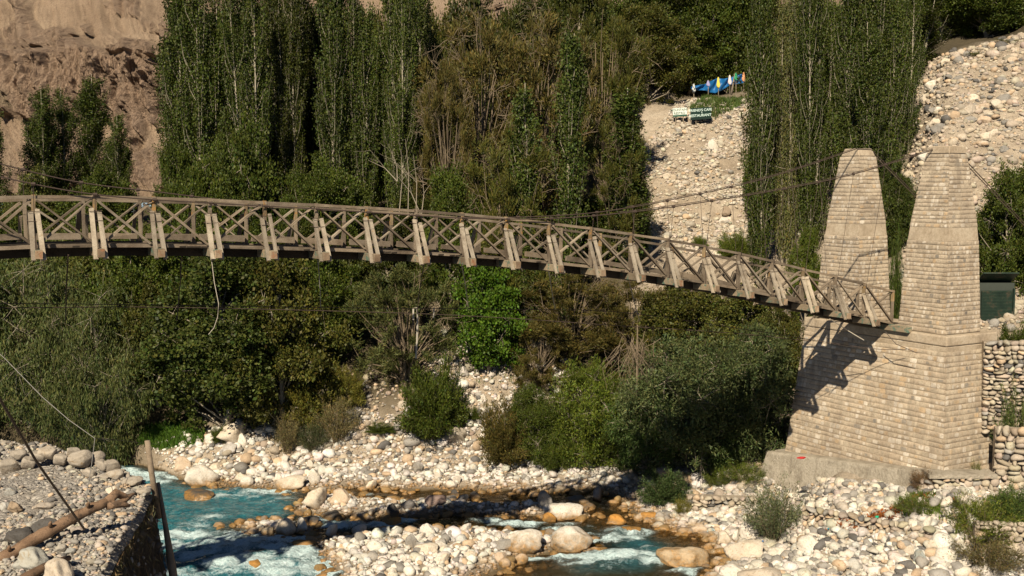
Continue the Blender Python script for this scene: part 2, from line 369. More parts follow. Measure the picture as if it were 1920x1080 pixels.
# ground sheet
def gridfaces(nx, ny):
    i = np.arange(nx-1)[None, :]+nx*np.arange(ny-1)[:, None]; i = i.ravel()
    return np.stack([i, i+1, i+nx+1, i+nx], 1)
ys = np.concatenate([np.linspace(-60, 30, 10)[:-1], np.arange(30, 60, .16), np.arange(60, 112, .4), np.linspace(112, 270, 30)])
ss = np.concatenate([np.linspace(-1.8, -.56, 30)[:-1], np.linspace(-.56, .56, 420), np.linspace(.56, 1.8, 30)[1:]])
SS, YY = np.meshgrid(ss, ys); XX = SS*np.maximum(YY, 18)
ZZ = H(XX, YY)
rr = fbm(XX*.06+3, YY*.06, 3, 21)
QP = 960+F*XX/np.maximum(YY*1.012, 5)
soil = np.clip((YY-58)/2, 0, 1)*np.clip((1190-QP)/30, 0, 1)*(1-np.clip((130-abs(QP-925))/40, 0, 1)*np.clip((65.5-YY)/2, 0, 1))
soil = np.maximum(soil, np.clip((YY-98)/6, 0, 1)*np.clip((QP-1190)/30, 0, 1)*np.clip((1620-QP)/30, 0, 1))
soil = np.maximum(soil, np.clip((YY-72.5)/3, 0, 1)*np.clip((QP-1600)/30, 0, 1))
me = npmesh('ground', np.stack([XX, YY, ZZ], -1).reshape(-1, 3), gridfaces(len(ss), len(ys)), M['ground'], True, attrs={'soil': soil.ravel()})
tag(link('ground', me), kind='structure')

# river water
xs = np.arange(-30, 34, .14); ysw = np.arange(36, 66, .14)
XX, YY = np.meshgrid(xs, ysw)
g = H(XX, YY, True)-WL
sdb = np.maximum.reduce([poly_sd(q, XX, YY) for q in (BL1, BL2)])
blue = np.maximum(np.clip(sdb*.6+.35, 0, 1), .7*np.clip(poly_sd(BL3, XX, YY)*.7+.2, 0, 1))
PXY = proj(np.stack([XX, YY, XX*0+WL], -1)); PX, PY = PXY
FO = [(265, 892, 75, 12, 1), (215, 885, 50, 10, 1), (470, 922, 110, 6, .75), (400, 1025, 130, 26, .95), (480, 1060, 150, 28, 1), (350, 1010, 80, 24, .95), (560, 1040, 70, 22, .9), (450, 1005, 90, 12, .8), (620, 1060, 50, 14, .7), (260, 895, 60, 14, 1), (900, 977, 60, 5, .7), (1060, 985, 50, 6, .7), (820, 978, 50, 5, .7), (640, 985, 50, 7, .8), (500, 1020, 120, 22, .9), (1120, 1058, 60, 8, .7), (440, 930, 60, 7, .6), (1150, 1010, 60, 14, .8), (1000, 1050, 60, 6, .6), (1250, 1050, 60, 10, .7),
      (390, 968, 40, 14, .35), (600, 975, 35, 7, .7), (690, 984, 70, 6, .9), (760, 976, 30, 5, .8), (980, 985, 60, 6, .9), (1040, 992, 50, 6, .6), (1175, 1000, 45, 13, .8), (1170, 1042, 75, 13, .95), (1210, 1052, 60, 10, .8),
      (1225, 1025, 30, 6, .5), (1055, 1045, 50, 5, .6), (1330, 1002, 30, 5, .9), (340, 1075, 80, 20, .8), (1290, 1070, 40, 9, .5), (520, 935, 50, 8, .4), (700, 927, 30, 4, .5), (0, 1000, 200, 60, .8), (640, 1075, 60, 12, .7), (1210, 940, 20, 3, .4)]
fo = np.zeros(XX.shape)
for x0, y0, rx, ry, st in FO: fo = np.maximum(fo, st*np.exp(-(((PX-x0)/rx)**2+((PY-y0)/ry)**2)))
wx = XX*.9+YY*.5; wy = YY*1.3-XX*.4
tur = fbm(wx*1.1, wy*1.1, 5, 31)
fo2 = np.clip(fo*1.25+tur*1.3*np.clip(fo*3, 0, 1)-.06+.16*blue*np.clip(1-abs(fbm(wx*.9, wy*1.9, 4, 35))*9, 0, 1), 0, 1)
Z = fbm(XX*.8, YY*1.2, 3, 41)*.10+ fo*(1-abs(fbm(XX*1.3, YY*1.6, 4, 51))*2.2)*.22 + fo*.05 + fbm(XX*3, YY*3, 2, 55)*.08*(fo+.4)
me = npmesh('river_water', np.stack([XX, YY, Z-.03+WL], -1).reshape(-1, 3), gridfaces(len(xs), len(ysw)), M['water'], True,
            attrs={'foam': fo2.ravel(), 'blue': blue.ravel(), 'depth': np.clip((-g-.12)/.9, 0, 1).ravel()})
tag(link('water', me), kind='structure')

# mountain behind
pxs = np.concatenate([np.linspace(-1200, -120, 60)[:-1], np.arange(-120, 330, 1.3), np.arange(330, 780, 3), np.linspace(780, 3000, 120)]); npx = len(pxs)
aa = np.concatenate([np.linspace(0, .05, 8)[:-1], np.linspace(.05, .85, 400), np.linspace(.85, 1, 20)[1:]]); nz = len(aa)
PXg, A = np.meshgrid(pxs, aa)
# vertical profile: (a -> image row at the left block, distance)
prof_y = np.interp(A, [0, .12, .30, .62, .70, .80, 1], [380, 325, 222, 84, 62, -40, -420])
prof_d = np.interp(A, [0, .12, .30, .62, .70, .80, 1], [300, 318, 345, 362, 385, 440, 640])
wob = fbm(PXg*.006, A*2, 4, 61)
prof_y = prof_y + wob*60*np.sin(np.clip(A*3.1, 0, 3.14))
edge_ = .63+wob*.16+fbm(PXg*.013, PXg*0, 4, 63)*.10-np.clip((PXg-190)/900., 0, .12)
cliff = np.clip((A-.27-fbm(PXg*.02, PXg*0+4, 4, 64)*.12)/.05, 0, 1)*np.clip((edge_-A)/.03, 0, 1)
cl2 = np.clip((A-.10-wob*.2)/.03, 0, 1)*np.clip((.20+fbm(PXg*.012, A*5, 3, 66)*.2-A)/.03, 0, 1)*.8
cliff = np.maximum(cliff, cl2)
dy = np.where(PXg > 900, (PXg-900)*.085, 0)
zt = EYE+(345-(prof_y+dy))/F*prof_d
sk = PXg+A*60
fl = 1-abs(fbm(sk*.035+wob*1.2, A*3.2, 5, 71))*2.6
fl2 = 1-abs(fbm(sk*.17, A*9, 4, 76))*2.6
out2 = np.clip((fbm(PXg*.022+A*6, A*16, 4, 92)-.03)/.10, 0, 1)*(1-cliff)*np.clip((A-.3)/.1, 0, 1)
cliff = np.maximum(cliff, out2*.75)
Ym = prof_d - cliff*(fl*8.5+fl2*3.2) - out2*3.0*fl + fbm(PXg*.010, A*3, 5, 81)*9 + fbm(PXg*.05+A*8, A*16, 5, 84)*4.0*(1-cliff*.5) + fbm(PXg*.25, A*60, 3, 85)*.45*(1+cliff)
Xm = (PXg-960)/F*prof_d
pale = np.clip(1-abs((PXg-(40+ (A-.4)*-150))/28), 0, 1)*np.clip((.55-A)/.08, 0, 1)*np.clip((A-.28)/.05, 0, 1)*np.clip(.6+fbm(PXg*.05, A*20, 3, 88)*1.5, 0, 1)
me = npmesh('mountain', np.stack([Xm, Ym, zt], -1).reshape(-1, 3), gridfaces(npx, nz), M['mountain'], True, attrs={'cliff': cliff.ravel(), 'pale': pale.ravel()})
tag(link('mountain', me), kind='structure')

# ------------------------------------------------------------------ stones
def ico(sub):
    import bmesh
    b = bmesh.new(); bmesh.ops.create_icosphere(b, subdivisions=sub, radius=1)
    v = np.array([x.co[:] for x in b.verts]); f = np.array([[q.index for q in x.verts] for x in b.faces]); b.free(); return v, f
IV, IF = ico(2); IV3, IF3 = ico(4)
rng = np.random.default_rng(5)
def stone_shape(V, seed, rough=.35, angular=0):
    r = np.random.default_rng(seed); d = np.ones(len(V))
    for _ in range(9 if not angular else 13):
        n = r.normal(size=3); n /= np.linalg.norm(n); o = r.uniform(.50, .86) if angular else r.uniform(.64, .97)
        k = V @ n; d = np.where(k*d > o, o/np.maximum(k, 1e-3), d)
    for s in (1.3, 2.6, 5.0):
        p = r.uniform(0, 9, 3); d = d*(1+rough*.13/s*1.3*np.sin(V[:, 0]*s*2+p[0]+np.sin(V[:, 1]*s*2+p[1])*1.5+V[:, 2]*s*1.7+p[2]))
    return V*d[:, None]
SH = [stone_shape(IV, 100+i, .5, i % 2) for i in range(14)]
def stone_cols(n, dark=.12, tan=.12, base=(.70, .67, .615)):
    b = np.array(base); u = rng.random(n)
    c = b[None]*rng.uniform(.68, 1.12, (n, 1))*(1+rng.normal(0, .025, (n, 3)))
    c[u < dark*2.0] = np.array([.30, .285, .26])*rng.uniform(.7, 1.3, ((u < dark*2.0).sum(), 1))
    c[u < dark*.6] = np.array([.13, .125, .12])*rng.uniform(.7, 1.3, ((u < dark*.6).sum(), 1))
    k = u > 1-tan; c[k] = np.array([.56, .43, .30])*rng.uniform(.75, 1.15, (k.sum(), 1))
    return np.clip(c, .02, .85)
def stones(name, X, Y, Z, r, cols, label, mat='rock', flat=(.5, .85), sink=.25):
    n = len(X); V = np.empty((n, len(IV), 3), np.float32)
    yaw = rng.uniform(0, 6.28, n); tx = rng.normal(0, .3, n); sc = np.stack([rng.uniform(.75, 1.35, n), rng.uniform(.7, 1.0, n), rng.uniform(*flat, n)], 1)*r[:, None]
    pick = rng.integers(0, len(SH), n)
    for k in range(len(SH)):
        m = pick == k; v = SH[k][None]*sc[m][:, None, :]
        ct, st = np.cos(tx[m])[:, None], np.sin(tx[m])[:, None]; y = v[..., 1]*ct-v[..., 2]*st; z = v[..., 1]*st+v[..., 2]*ct
        cy, sy = np.cos(yaw[m])[:, None], np.sin(yaw[m])[:, None]
        V[m] = np.stack([v[..., 0]*cy-y*sy+X[m][:, None], v[..., 0]*sy+y*cy+Y[m][:, None], z+(Z[m]+(sc[m][:, 2])*(1-2*sink)*.8)[:, None]], -1)
    Fc = (IF[None]+len(IV)*np.arange(n)[:, None, None]).reshape(-1, 3)
    me = npmesh(name, V.reshape(-1, 3), Fc, M[mat], True, cols=np.repeat(cols, len(IV), 0))
    o = link(name, me); tag(o, label, 'stones', kind='stuff'); return o
def lognorm(n, med, s, lo, hi): return np.clip(np.exp(rng.normal(math.log(med), s, n)), lo, hi)
def in_px(poly, px, py):
    ins = np.zeros(px.shape, bool); n = len(poly)
    for i in range(n):
        a = poly[i]; b = poly[(i+1) % n]
        ins ^= ((a[1] > py) != (b[1] > py)) & (px < (b[0]-a[0])*(py-a[1])/(b[1]-a[1]+1e-9)+a[0])
    return ins
# river cobbles
N = 52000
s_ = rng.uniform(-.50, .56, N); Y = np.sqrt(rng.uniform(38**2, 62**2, N)); X = s_*Y
z = H(X, Y); q = 960+F*X/(Y*1.012)
sdl = np.maximum.reduce([poly_sd(k, X, Y) for k in (FAR, MID, SM, LOW, EXTRA)])
keep = (sdl > -.03) & (z > WL-.25) & ~((Y > 59) & (abs(q-930) > 130)) & ~((q > 1380) & (Y > 43.5)) & ~((q > 1180) & (Y > 53))
X, Y, z, sdl = X[keep], Y[keep], z[keep], sdl[keep]
r = np.minimum(lognorm(len(X), .092, .55, .04, .42), .06+.22*np.clip(sdl, 0, 9))
stones('river_cobbles', X, Y, z, r, stone_cols(len(X), .10, .07), 'pale river cobbles covering the gravel bars and banks', flat=(.55, .9))
# submerged / wet stones
N = 8000; s_ = rng.uniform(-.3, .3, N); Y = rng.uniform(40, 57, N); X = s_*Y
sdl = np.maximum.reduce([poly_sd(k, X, Y) for k in (FAR, MID, SM, LOW, EXTRA)]); z = H(X, Y)
keep = (sdl < -.1) & (sdl > -1.8) & (rng.random(N) < np.exp(sdl*1.1)); X, Y, z = X[keep], Y[keep], z[keep]
stones('wet_stones', X, Y, z, lognorm(len(X), .17, .4, .08, .4), stone_cols(len(X), .1, .3, (.34, .24, .12)), 'wet brown stones lying in the shallow river')
# slope stones on far bank and hills
def scatter(polypx, ymin, ymax, N, med, sg, lo, hi, cfun, name, label, mat='dryrock', flat=(.5, .9), sink=.3, cond=None):
    s_ = rng.uniform(-.55, .62, N); Y = rng.uniform(ymin, ymax, N); X = s_*Y; z = H(X, Y)
    px, py = proj(np.stack([X, Y, z], -1)); k = in_px(polypx, px, py)
    if cond is not None: k &= cond(X, Y, z)
    X, Y, z = X[k], Y[k], z[k]
    return stones(name, X, Y, z, lognorm(len(X), med, sg, lo, hi), cfun(len(X)), label, mat, flat, sink)
tanc = lambda n: stone_cols(n, .12, .15, (.43, .365, .285))
scatter([(420, 870), (420, 760), (560, 700), (850, 660), (1010, 660), (1060, 875)], 54, 66, 36000, .085, .5, .05, .5, tanc, 'bank_rubble', 'tan and grey rubble on the far river bank slope')
scatter([(1175, 960), (1225, 640), (1520, 560), (1520, 900)], 48, 64, 14000, .14, .5, .05, .5, tanc, 'bank_rubble', 'tan rubble on the bank behind the willow bushes left of the pier')
def offtrack(X, Y, z):
    px, py = proj(np.stack([X, Y, z], -1)); o = np.ones(len(X), bool)
    for q in ([(1190, 330), (1222, 330), (1330, 380), (1412, 392), (1412, 415), (1330, 410), (1225, 388)], [(1240, 285), (1325, 232), (1350, 250), (1262, 312)], [(1345, 300), (1400, 290), (1400, 330), (1350, 330)]): o &= ~(in_px(q, px, py) & (rng.random(len(X)) < .8))
    return o
scatter([(1190, 300), (1270, 190), (1420, 170), (1560, 300), (1560, 500), (1180, 470)], 70, 96, 90000, .10, .42, .05, .36, lambda n: stone_cols(n, .06, .06, (.56, .505, .42)), 'hillside_rubble', 'cream stone rubble covering the hillside below the cafe signs', sink=.25, cond=lambda X, Y, z: offtrack(X, Y, z))
scatter([(1690, 600), (1690, 120), (1930, 60), (2150, 0), (2150, 640), (1880, 620)], 50, 73, 64000, .075, .65, .035, .36, lambda n: stone_cols(n, .08, .10, (.50, .435, .35)), 'scree_stones', 'loose stones stuck in the steep dirt slope behind the right tower')
scatter([(1160, 1000), (1300, 905), (1440, 890), (1740, 915), (1980, 900), (1980, 1100), (1340, 1100)], 38, 52, 46000, .11, .45, .05, .36, lambda n: stone_cols(n, .15, .05, (.60, .555, .48)), 'stone_rubble', 'stacked grey and cream stones between the pier and the river', mat='rock')

# ------------------------------------------------------------------ boulders as things
BP = []
for i in range(8):
    v = stone_shape(IV3, 300+i, .45, 1 if i in (2, 3, 5, 7) else 0)
    v = v*(1+.022*np.sin(v[:, :1]*9+v[:, 1:2]*7)+.018*np.sin(v[:, 2:]*15+v[:, :1]*11)+.035*fbm(v[:, :1]*3+i*7+v[:, 2:]*2, v[:, 1:2]*3+v[:, 2:]*2, 4, 17))
    BP.append(npmesh('boulder', v, IF3, M['rock'], True, cols=np.ones((len(v), 3))))
BPD = []
for m_ in BP:
    c_ = m_.copy(); c_.materials.clear(); c_.materials.append(M['dryrock']); BPD.append(c_)
ANG = []
for i in range(4):
    v = stone_shape(IV3, 340+i, .25, 1); v = np.sign(v)*abs(v)**.8
    ANG.append(npmesh('boulder', v, IF3, M['dryrock'], True, cols=np.ones((len(v), 3))))
WHITE = (.64, .60, .53); GREY = (.30, .285, .26); DARK = (.075, .07, .065); TAN = (.55, .44, .33); ORANGE = (.50, .25, .06); CREAM = (.60, .53, .43)
def boulder(px, py, wpx, hpx, col, label, group=None, shape=None, z=None, Y=None, depth=.85, dry=False, name='boulder', protos=None):
    """px,py: centre of its foot in the photograph"""
    if Y is None:
        for Yc in np.arange(36, 75, .1):
            p = W(px, py, Yc)
            if p[2] <= max(h1(p[0], p[1]), WL-.05): break
        P = p
    else: P = W(px, py, Y)
    s = P[1]/F
    a = wpx*s/2; hh = hpx*s*.62
    pr = protos or (BPD if dry else BP)
    k = random.randrange(len(pr)) if shape is None else shape
    o = link(name, pr[k % len(pr)]); o.location = (P[0], P[1]+a*depth*.4, P[2]+hh*.55)
    o.scale = (a, a*depth, hh); o.rotation_euler = (random.uniform(-.12, .12), random.uniform(-.12, .12), random.uniform(-.35, .35))
    o.color = (*col, .34 if 'orange stained' in label or 'long low orange' in label else 1); tag(o, label, 'boulder', group); return o
B = [(435, 832, 78, 42, CREAM, 'large cream flat topped boulder at the foot of the leafy trees', 3), (449, 838, 36, 26, WHITE, 'squat cream boulder against the front of the large flat topped one', 1),
 (395, 832, 26, 20, WHITE, 'small cream boulder left of the large flat topped boulder', 0), (427, 850, 46, 18, (.45, .43, .4), 'flat grey slab boulder just below the large flat topped boulder', 4),
 (372, 838, 22, 16, GREY, 'grey round boulder at the edge of the bright grass patch', 1),
 (375, 910, 68, 36, WHITE, 'large white boulder with a brown foot on the far bank by the teal rapids', 0), (340, 882, 40, 26, TAN, 'orange tinted boulder at the waterline upstream of the white one', 1),
 (459, 912, 34, 26, WHITE, 'white boulder at the waterline beside the foam strip', 2), (545, 918, 68, 26, CREAM, 'wide tan boulder with a wet brown base at the waterline', 4), (588, 906, 24, 28, WHITE, 'upright egg shaped white boulder behind the wide tan one', 0),
 (590, 955, 62, 42, CREAM, 'tall tilted cream boulder at the left tip of the middle gravel bar', 3), (637, 945, 48, 28, TAN, 'orange tinted boulder beside the tall tilted cream one', 1),
 (616, 980, 50, 24, DARK, 'black wet boulder at the lower edge of the middle gravel bar', 2), (582, 985, 40, 18, DARK, 'low black rock left of the black wet boulder', 4),
 (735, 972, 24, 28, DARK, 'small black egg shaped boulder at the water edge', 0), (762, 958, 34, 24, (.17, .16, .155), 'charcoal boulder in the middle of the middle gravel bar', 2),
 (820, 950, 56, 26, (.23, .17, .15), 'wedge shaped boulder on the middle gravel bar, toned purplish brown for bridge shadow', 5), (852, 936, 20, 18, DARK, 'black knob shaped stone on top of the middle bar', 1), (868, 944, 28, 18, (.12, .12, .125), 'slate grey stone beside the black knob', 3), (890, 938, 24, 16, DARK, 'dark domed stone right of the slate grey one', 0),  # tone of the wedge paints in the shadow of the bridge
 (1020, 950, 34, 30, GREY, 'grey domed boulder near the right end of the middle bar', 1), (1058, 972, 84, 28, WHITE, 'long white slab boulder at the right end of the middle bar', 4), (1078, 948, 52, 20, (.16, .15, .13), 'dark pyramid shaped rock in the dark pool', 2), (1120, 940, 30, 30, (.24, .22, .2), 'grey rock below the shaded bank behind the dark pool', 3),
 (535, 1004, 42, 32, CREAM, 'round cream boulder on the small island in the rapids', 0), (565, 1000, 26, 30, WHITE, 'white boulder on the right side of the small island', 1), (470, 1005, 26, 20, TAN, 'tan boulder on the left side of the small island', 2), (500, 1006, 28, 18, (.5, .42, .3), 'greyish tan boulder in the middle of the small island', 4),
 (983, 1035, 82, 42, WHITE, 'big smooth white boulder left of the orange stained one', 4), (1070, 1032, 84, 42, WHITE, 'big rounded white topped boulder with an orange stained foot', 0), (1285, 1062, 106, 34, (.60, .50, .36), 'long low orange boulder in the right hand stream', 4),
 (622, 1010, 30, 30, WHITE, 'upright pale boulder at the upper left of the lower bar', 3), (771, 1026, 26, 24, GREY, 'dark grey round boulder in the middle of the lower bar', 0), (470, 1068, 40, 20, ORANGE, 'brown boulder breaking the white rapids at the bottom', 2), (720, 1030, 22, 16, GREY, 'grey stone on the left part of the lower bar', 2), (942, 1030, 50, 18, GREY, 'flat grey slab beside the big smooth white boulder', 4), (850, 1012, 28, 20, GREY, 'round grey boulder high on the lower bar', 0), (800, 1040, 50, 22, CREAM, 'broad cream boulder in the middle of the lower bar', 4), (940, 1056, 28, 26, TAN, 'upright tan boulder in the shallows below the lower bar', 5),
 (1310, 985+18, 36, 22, TAN, 'tan rock at the right bank waterline', 2), (1405, 1012, 38, 36, WHITE, 'white boulder in front of the green grey bush', 0), (1358, 1022, 34, 26, CREAM, 'cream boulder with a wet brown foot at the right bank waterline', 1), (1380, 1018, 22, 26, WHITE, 'narrow white boulder between two larger ones on the right bank', 3), (1400, 1050, 84, 36, CREAM, 'broad tan boulder sloping into the right hand stream', 4),
 (1520, 1035, 52, 30, WHITE, 'whitish boulder in the stones at the bottom right', 0), (1460, 1045, 38, 20, WHITE, 'pale flat boulder at the bottom right', 4), (1375, 1090, 60, 30, WHITE, 'large white boulder cut by the bottom edge on the right', 0), (1430, 1098, 90, 32, (.5, .44, .36), 'large tan boulder cut by the bottom edge on the right', 4), (1725, 1058, 30, 28, (.30, .32, .30), 'slate green boulder at the bottom right', 1), (1775, 1055, 46, 28, WHITE, 'white boulder near the grassy patch at the bottom right', 0), (1740, 1000, 30, 34, WHITE, 'upright white boulder below the grass tuft', 3), (1690, 1045, 34, 22, GREY, 'grey boulder among the pale ones at the bottom right', 2), (1690, 1075, 40, 18, TAN, 'orange tinted flat boulder at the very bottom right', 4),
 (1220, 975, 40, 14, ORANGE, 'low orange rock in the right hand stream', 4), (1155, 984, 44, 18, ORANGE, 'wet brown rock at the head of the right hand stream', 1), (1030, 980, 30, 18, ORANGE, 'orange wet stone below the long white slab', 0), (735, 985, 40, 14, ORANGE, 'brown rock in the narrow middle channel', 4), (570, 1030, 50, 16, (.35, .2, .08), 'flat brown rock left of the lower bar', 4), (372, 936, 70, 14, DARK, 'long dark wet rock at the head of the teal pool', 4), (1185, 1000, 44, 12, ORANGE, 'low brown rock in the stream beside the orange stained boulder', 4),
 (855, 830, 66, 34, (.38, .34, .28), 'large grey tan slab leaning on the far bank slope', 5), (900, 800, 22, 22, WHITE, 'pale round boulder low on the far bank slope', 0), (904, 758, 20, 18, WHITE, 'white boulder halfway up the far bank slope', 1), (884, 757, 18, 18, CREAM, 'cream boulder left of the white one on the slope', 0), (936, 756, 16, 18, CREAM, 'cream boulder right of the white one on the slope', 3), (903, 775, 20, 12, WHITE, 'pale boulder below the white one on the slope', 4), (906, 688, 18, 12, WHITE, 'white stone near the top of the bare bank slope', 4)]
for b in B: boulder(*b[:6], shape=b[6], dry=(b[1] < 880 and b[0] < 1000))
def many(n, poly, ylo, yhi, wr, cols, label, group, dry=False):
    c = 0; tries = 0
    while c < n and tries < 4000:
        tries += 1
        px = random.uniform(min(p[0] for p in poly), max(p[0] for p in poly)); py = random.uniform(min(p[1] for p in poly), max(p[1] for p in poly))
        if not in_px(poly, np.array([px]), np.array([py]))[0]: continue
        w_ = random.uniform(*wr)**1.0*(.8 if random.random() < .6 else 1.15)
        boulder(px, py, w_, w_*random.uniform(.5, .8), tuple(np.array(random.choice(cols))*random.uniform(.85, 1.1)), label, group, dry=dry); c += 1
many(45, [(300, 890), (560, 918), (1000, 925), (1130, 915), (1130, 890), (900, 880), (560, 870), (300, 840)], 0, 0, (12, 28), [WHITE, WHITE, CREAM, WHITE, GREY, (.52, .47, .4)], 'pale rounded boulder on the far bank gravel above the river', 'boulders on the far bank gravel')
many(22, [(600, 945), (1000, 945), (1090, 960), (1000, 970), (620, 970)], 0, 0, (11, 21), [WHITE, CREAM, GREY, (.5, .4, .3), WHITE], 'rounded boulder on the middle gravel bar', 'boulders on the middle gravel bar')
many(48, [(610, 1005), (900, 990), (960, 1010), (950, 1045), (850, 1085), (660, 1090), (620, 1050)], 0, 0, (13, 28), [WHITE, WHITE, CREAM, GREY, WHITE, WHITE], 'rounded boulder on the lower gravel bar', 'boulders on the lower gravel bar')
many(34, [(1390, 1040), (1780, 1030), (1800, 1085), (1360, 1085)], 0, 0, (12, 32), [WHITE, WHITE, CREAM, GREY, CREAM], 'rounded boulder in the stone field at the bottom right', 'boulders at the bottom right')
many(26, [(500, 750), (850, 770), (850, 850), (480, 850)], 0, 0, (12, 24), [(.40, .35, .28), CREAM, (.3, .26, .22), (.5, .44, .36)], 'angular tan rock on the far bank slope below the trees', 'rocks on the far bank slope', True)
def hill(n, pts, wr, cols, label, group):
    for i in range(n):
        for _ in range(50):
            px = random.uniform(pts[0], pts[2]); Y = random.uniform(*pts[4:6]); X = (px-960)/F*Y*1.01; z = h1(X, Y); a, b = proj((X, Y, z))
            if pts[1] < b < pts[3]: break
        w_ = random.uniform(*wr); o = boulder(a, b+2, w_, w_*random.uniform(.55, .75), tuple(np.array(random.choice(cols))*random.uniform(.85, 1.1)), label, group, Y=Y, dry=True)
hill(46, (1715, 115, 1930, 300, 56, 72), (11, 29), [WHITE, CREAM, TAN, CREAM, (.5, .44, .36), GREY], 'pale boulder stuck in the steep dirt slope behind the towers', 'boulders in the steep dirt slope')
hill(10, (1215, 250, 1400, 420, 72, 88), (10, 26), [CREAM, (.5, .42, .32), WHITE], 'pale boulder on the rubble hillside below the signs', 'boulders on the rubble hillside')
boulder(1337, 287, 22, 26, WHITE, 'white boulder standing alone on the rubble hillside', Y=84, dry=True, shape=0)
boulder(1362, 402, 20, 16, (.3, .24, .18), 'dark brown boulder on the track across the rubble hillside', Y=76.5, dry=True, shape=1)

def leaves(P, N_, size, asp, seed, spread=1.0, colvar=.22, drift=0.0, clump=None):
    """diamond leaves at P, long axis along N_ (jittered)"""
    r = np.random.default_rng(seed); n = len(P)
    a = N_+r.normal(0, spread*.5, (n, 3)); a /= np.linalg.norm(a, axis=1)[:, None]
    b = np.cross(a, r.normal(size=(n, 3))); b /= np.linalg.norm(b, axis=1)[:, None]+1e-9
    L = size*r.uniform(.6, 1.4, n)[:, None]
    if clump is not None: L = L*(.58+.34*((clump*7.3) % 1.0+.5))[:, None]
    V_ = np.stack([P-a*L*.5, P+b*L*asp*.5, P+a*L*.5, P-b*L*asp*.5], 1)
    c = (1+r.normal(0, colvar, (n, 1)))*np.array([[1, 1, 1]]); c[:, 0:1] += r.normal(0, .13, (n, 1))
    if clump is not None: c = c*clump[:, None]
    return V_.reshape(-1, 3), np.arange(n*4).reshape(-1, 4), np.repeat(np.clip(c, .25, 2), 4, 0)
# ------------------------------------------------------------------ near bank with gravel, wall, log, poles
nx, ny = 150, 220
yb = np.linspace(9, 30.6, ny); edge = np.interp(yb, [9, 19, 25.8, 27.2, 28.3, 29.4, 30.6], [-6.2, -7.25, -8.4, -9.9, -11.8, -13.9, -16.3])
u = np.linspace(0, 1, nx)**1.6
XX = edge[:, None] - u[None, :]*22; YY = np.repeat(yb[:, None], nx, 1)
def bankz(X, Y): return 6.45+fbm(X*.35, Y*.35, 3, 91)*.35+fbm(X*2.2, Y*2.2, 3, 95)*.10+np.clip((-X-13)*.05, 0, .6)+np.clip((Y-26)*.06, 0, .3)
ZZ = bankz(XX, YY); rim = np.clip(1-u[None, :]*22/.5, 0, 1); ZZ = ZZ-rim**2*.25
ZZ = ZZ - np.clip((YY-29.0)/1.6, 0, 1)**2*2.5
o = link('riverbank', npmesh('riverbank', np.stack([XX, YY, ZZ], -1).reshape(-1, 3), gridfaces(nx, ny), M['gravel'], True)); tag(o, kind='structure')
nz = 60; tz = np.linspace(0, 1, nz)
EX = np.repeat(edge[None, :], nz, 0); EYv = np.repeat(yb[None, :], nz, 0); T = np.repeat(tz[:, None], ny, 1)
out = np.where(EYv > 25.8, .0, 1)
Xw = EX + T*.85 + fbm(EYv*1.3, T*6, 4, 97)*.35*np.clip(T*8, 0, 1) + fbm(EYv*5, T*20, 3, 99)*.12
Yw = EYv + np.where(EYv > 25.8, T*(EYv-25.8)*.5+T*.5, 0)
Zw = ZZ[:, 0][None, :]*(1-T)+T*(-2.8)
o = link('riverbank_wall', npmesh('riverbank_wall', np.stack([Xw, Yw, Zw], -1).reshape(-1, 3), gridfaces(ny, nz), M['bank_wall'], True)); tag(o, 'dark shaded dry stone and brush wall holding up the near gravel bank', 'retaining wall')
Nw = 1500; iy = rng.integers(60, ny-40, Nw); it = (rng.random(Nw)**1.1*(nz-2)).astype(int)+1
stones('bank_wall_stones', Xw[it, iy]-.03, Yw[it, iy], Zw[it, iy]-.08, lognorm(Nw, .07, .45, .03, .18), stone_cols(Nw, .3, .0, (.12, .10, .08)), 'rough stones toned dark for shade, set in the wall of the near bank', 'dryrock', (.6, 1.0), .5)  # shade of the wall is put into the stone colours
Nb = 5200; iy = rng.integers(60, ny-35, Nb); it = (rng.random(Nb)**2.2*(nz*.75)).astype(int)
Pb = np.stack([Xw[it, iy]+rng.uniform(-.10, .10, Nb), Yw[it, iy]+rng.normal(0, .05, Nb), Zw[it, iy]+rng.uniform(-.1, .03, Nb)], -1)
v, f, cc = leaves(Pb, np.tile(np.array([.35, 0, -.9]), (Nb, 1)), .20, .07, 12, 1.0)
o = link('dry_brush', npmesh('dry_brush', v, f, M['leaf'], False, cols=cc)); o.color = (.20, .155, .10, 1); tag(o, 'dry brush and roots hanging out of the near bank wall', 'brush', kind='stuff')
yb2 = np.array([30.6, 33, 36]); xb = np.linspace(-40, -15.5, 40)
XX, YY = np.meshgrid(xb, yb2); ZZ = np.repeat(np.array([[4.4], [1.0], [-2.6]]), 40, 1)+fbm(XX, YY, 3, 3)*.3
tag(link('riverbank_slope', npmesh('riverbank_slope', np.stack([XX, YY, ZZ], -1).reshape(-1, 3), gridfaces(40, 3), M['gravel'], True)), kind='structure')
N = 24000; Y = rng.uniform(17.5, 30, N); e = np.interp(Y, yb, edge); X = e-rng.random(N)**1.2*9-.05; z = bankz(X, Y)
px, py = proj(np.stack([X, Y, z], -1))
dens = np.clip((Y < 23.5)*.95+(e-X < 1.6)*.9+.12+(Y > 27.5)*.3, 0, 1); k = rng.random(N) < dens; X, Y, z, e = X[k], Y[k], z[k], e[k]
rr_ = lognorm(len(X), .034, .5, .016, .12); 
stones('bank_gravel', X, Y, z, rr_, stone_cols(len(X), .22, .12, (.46, .42, .36)), 'grey and cream gravel stones strewn over the near bank', 'dryrock')
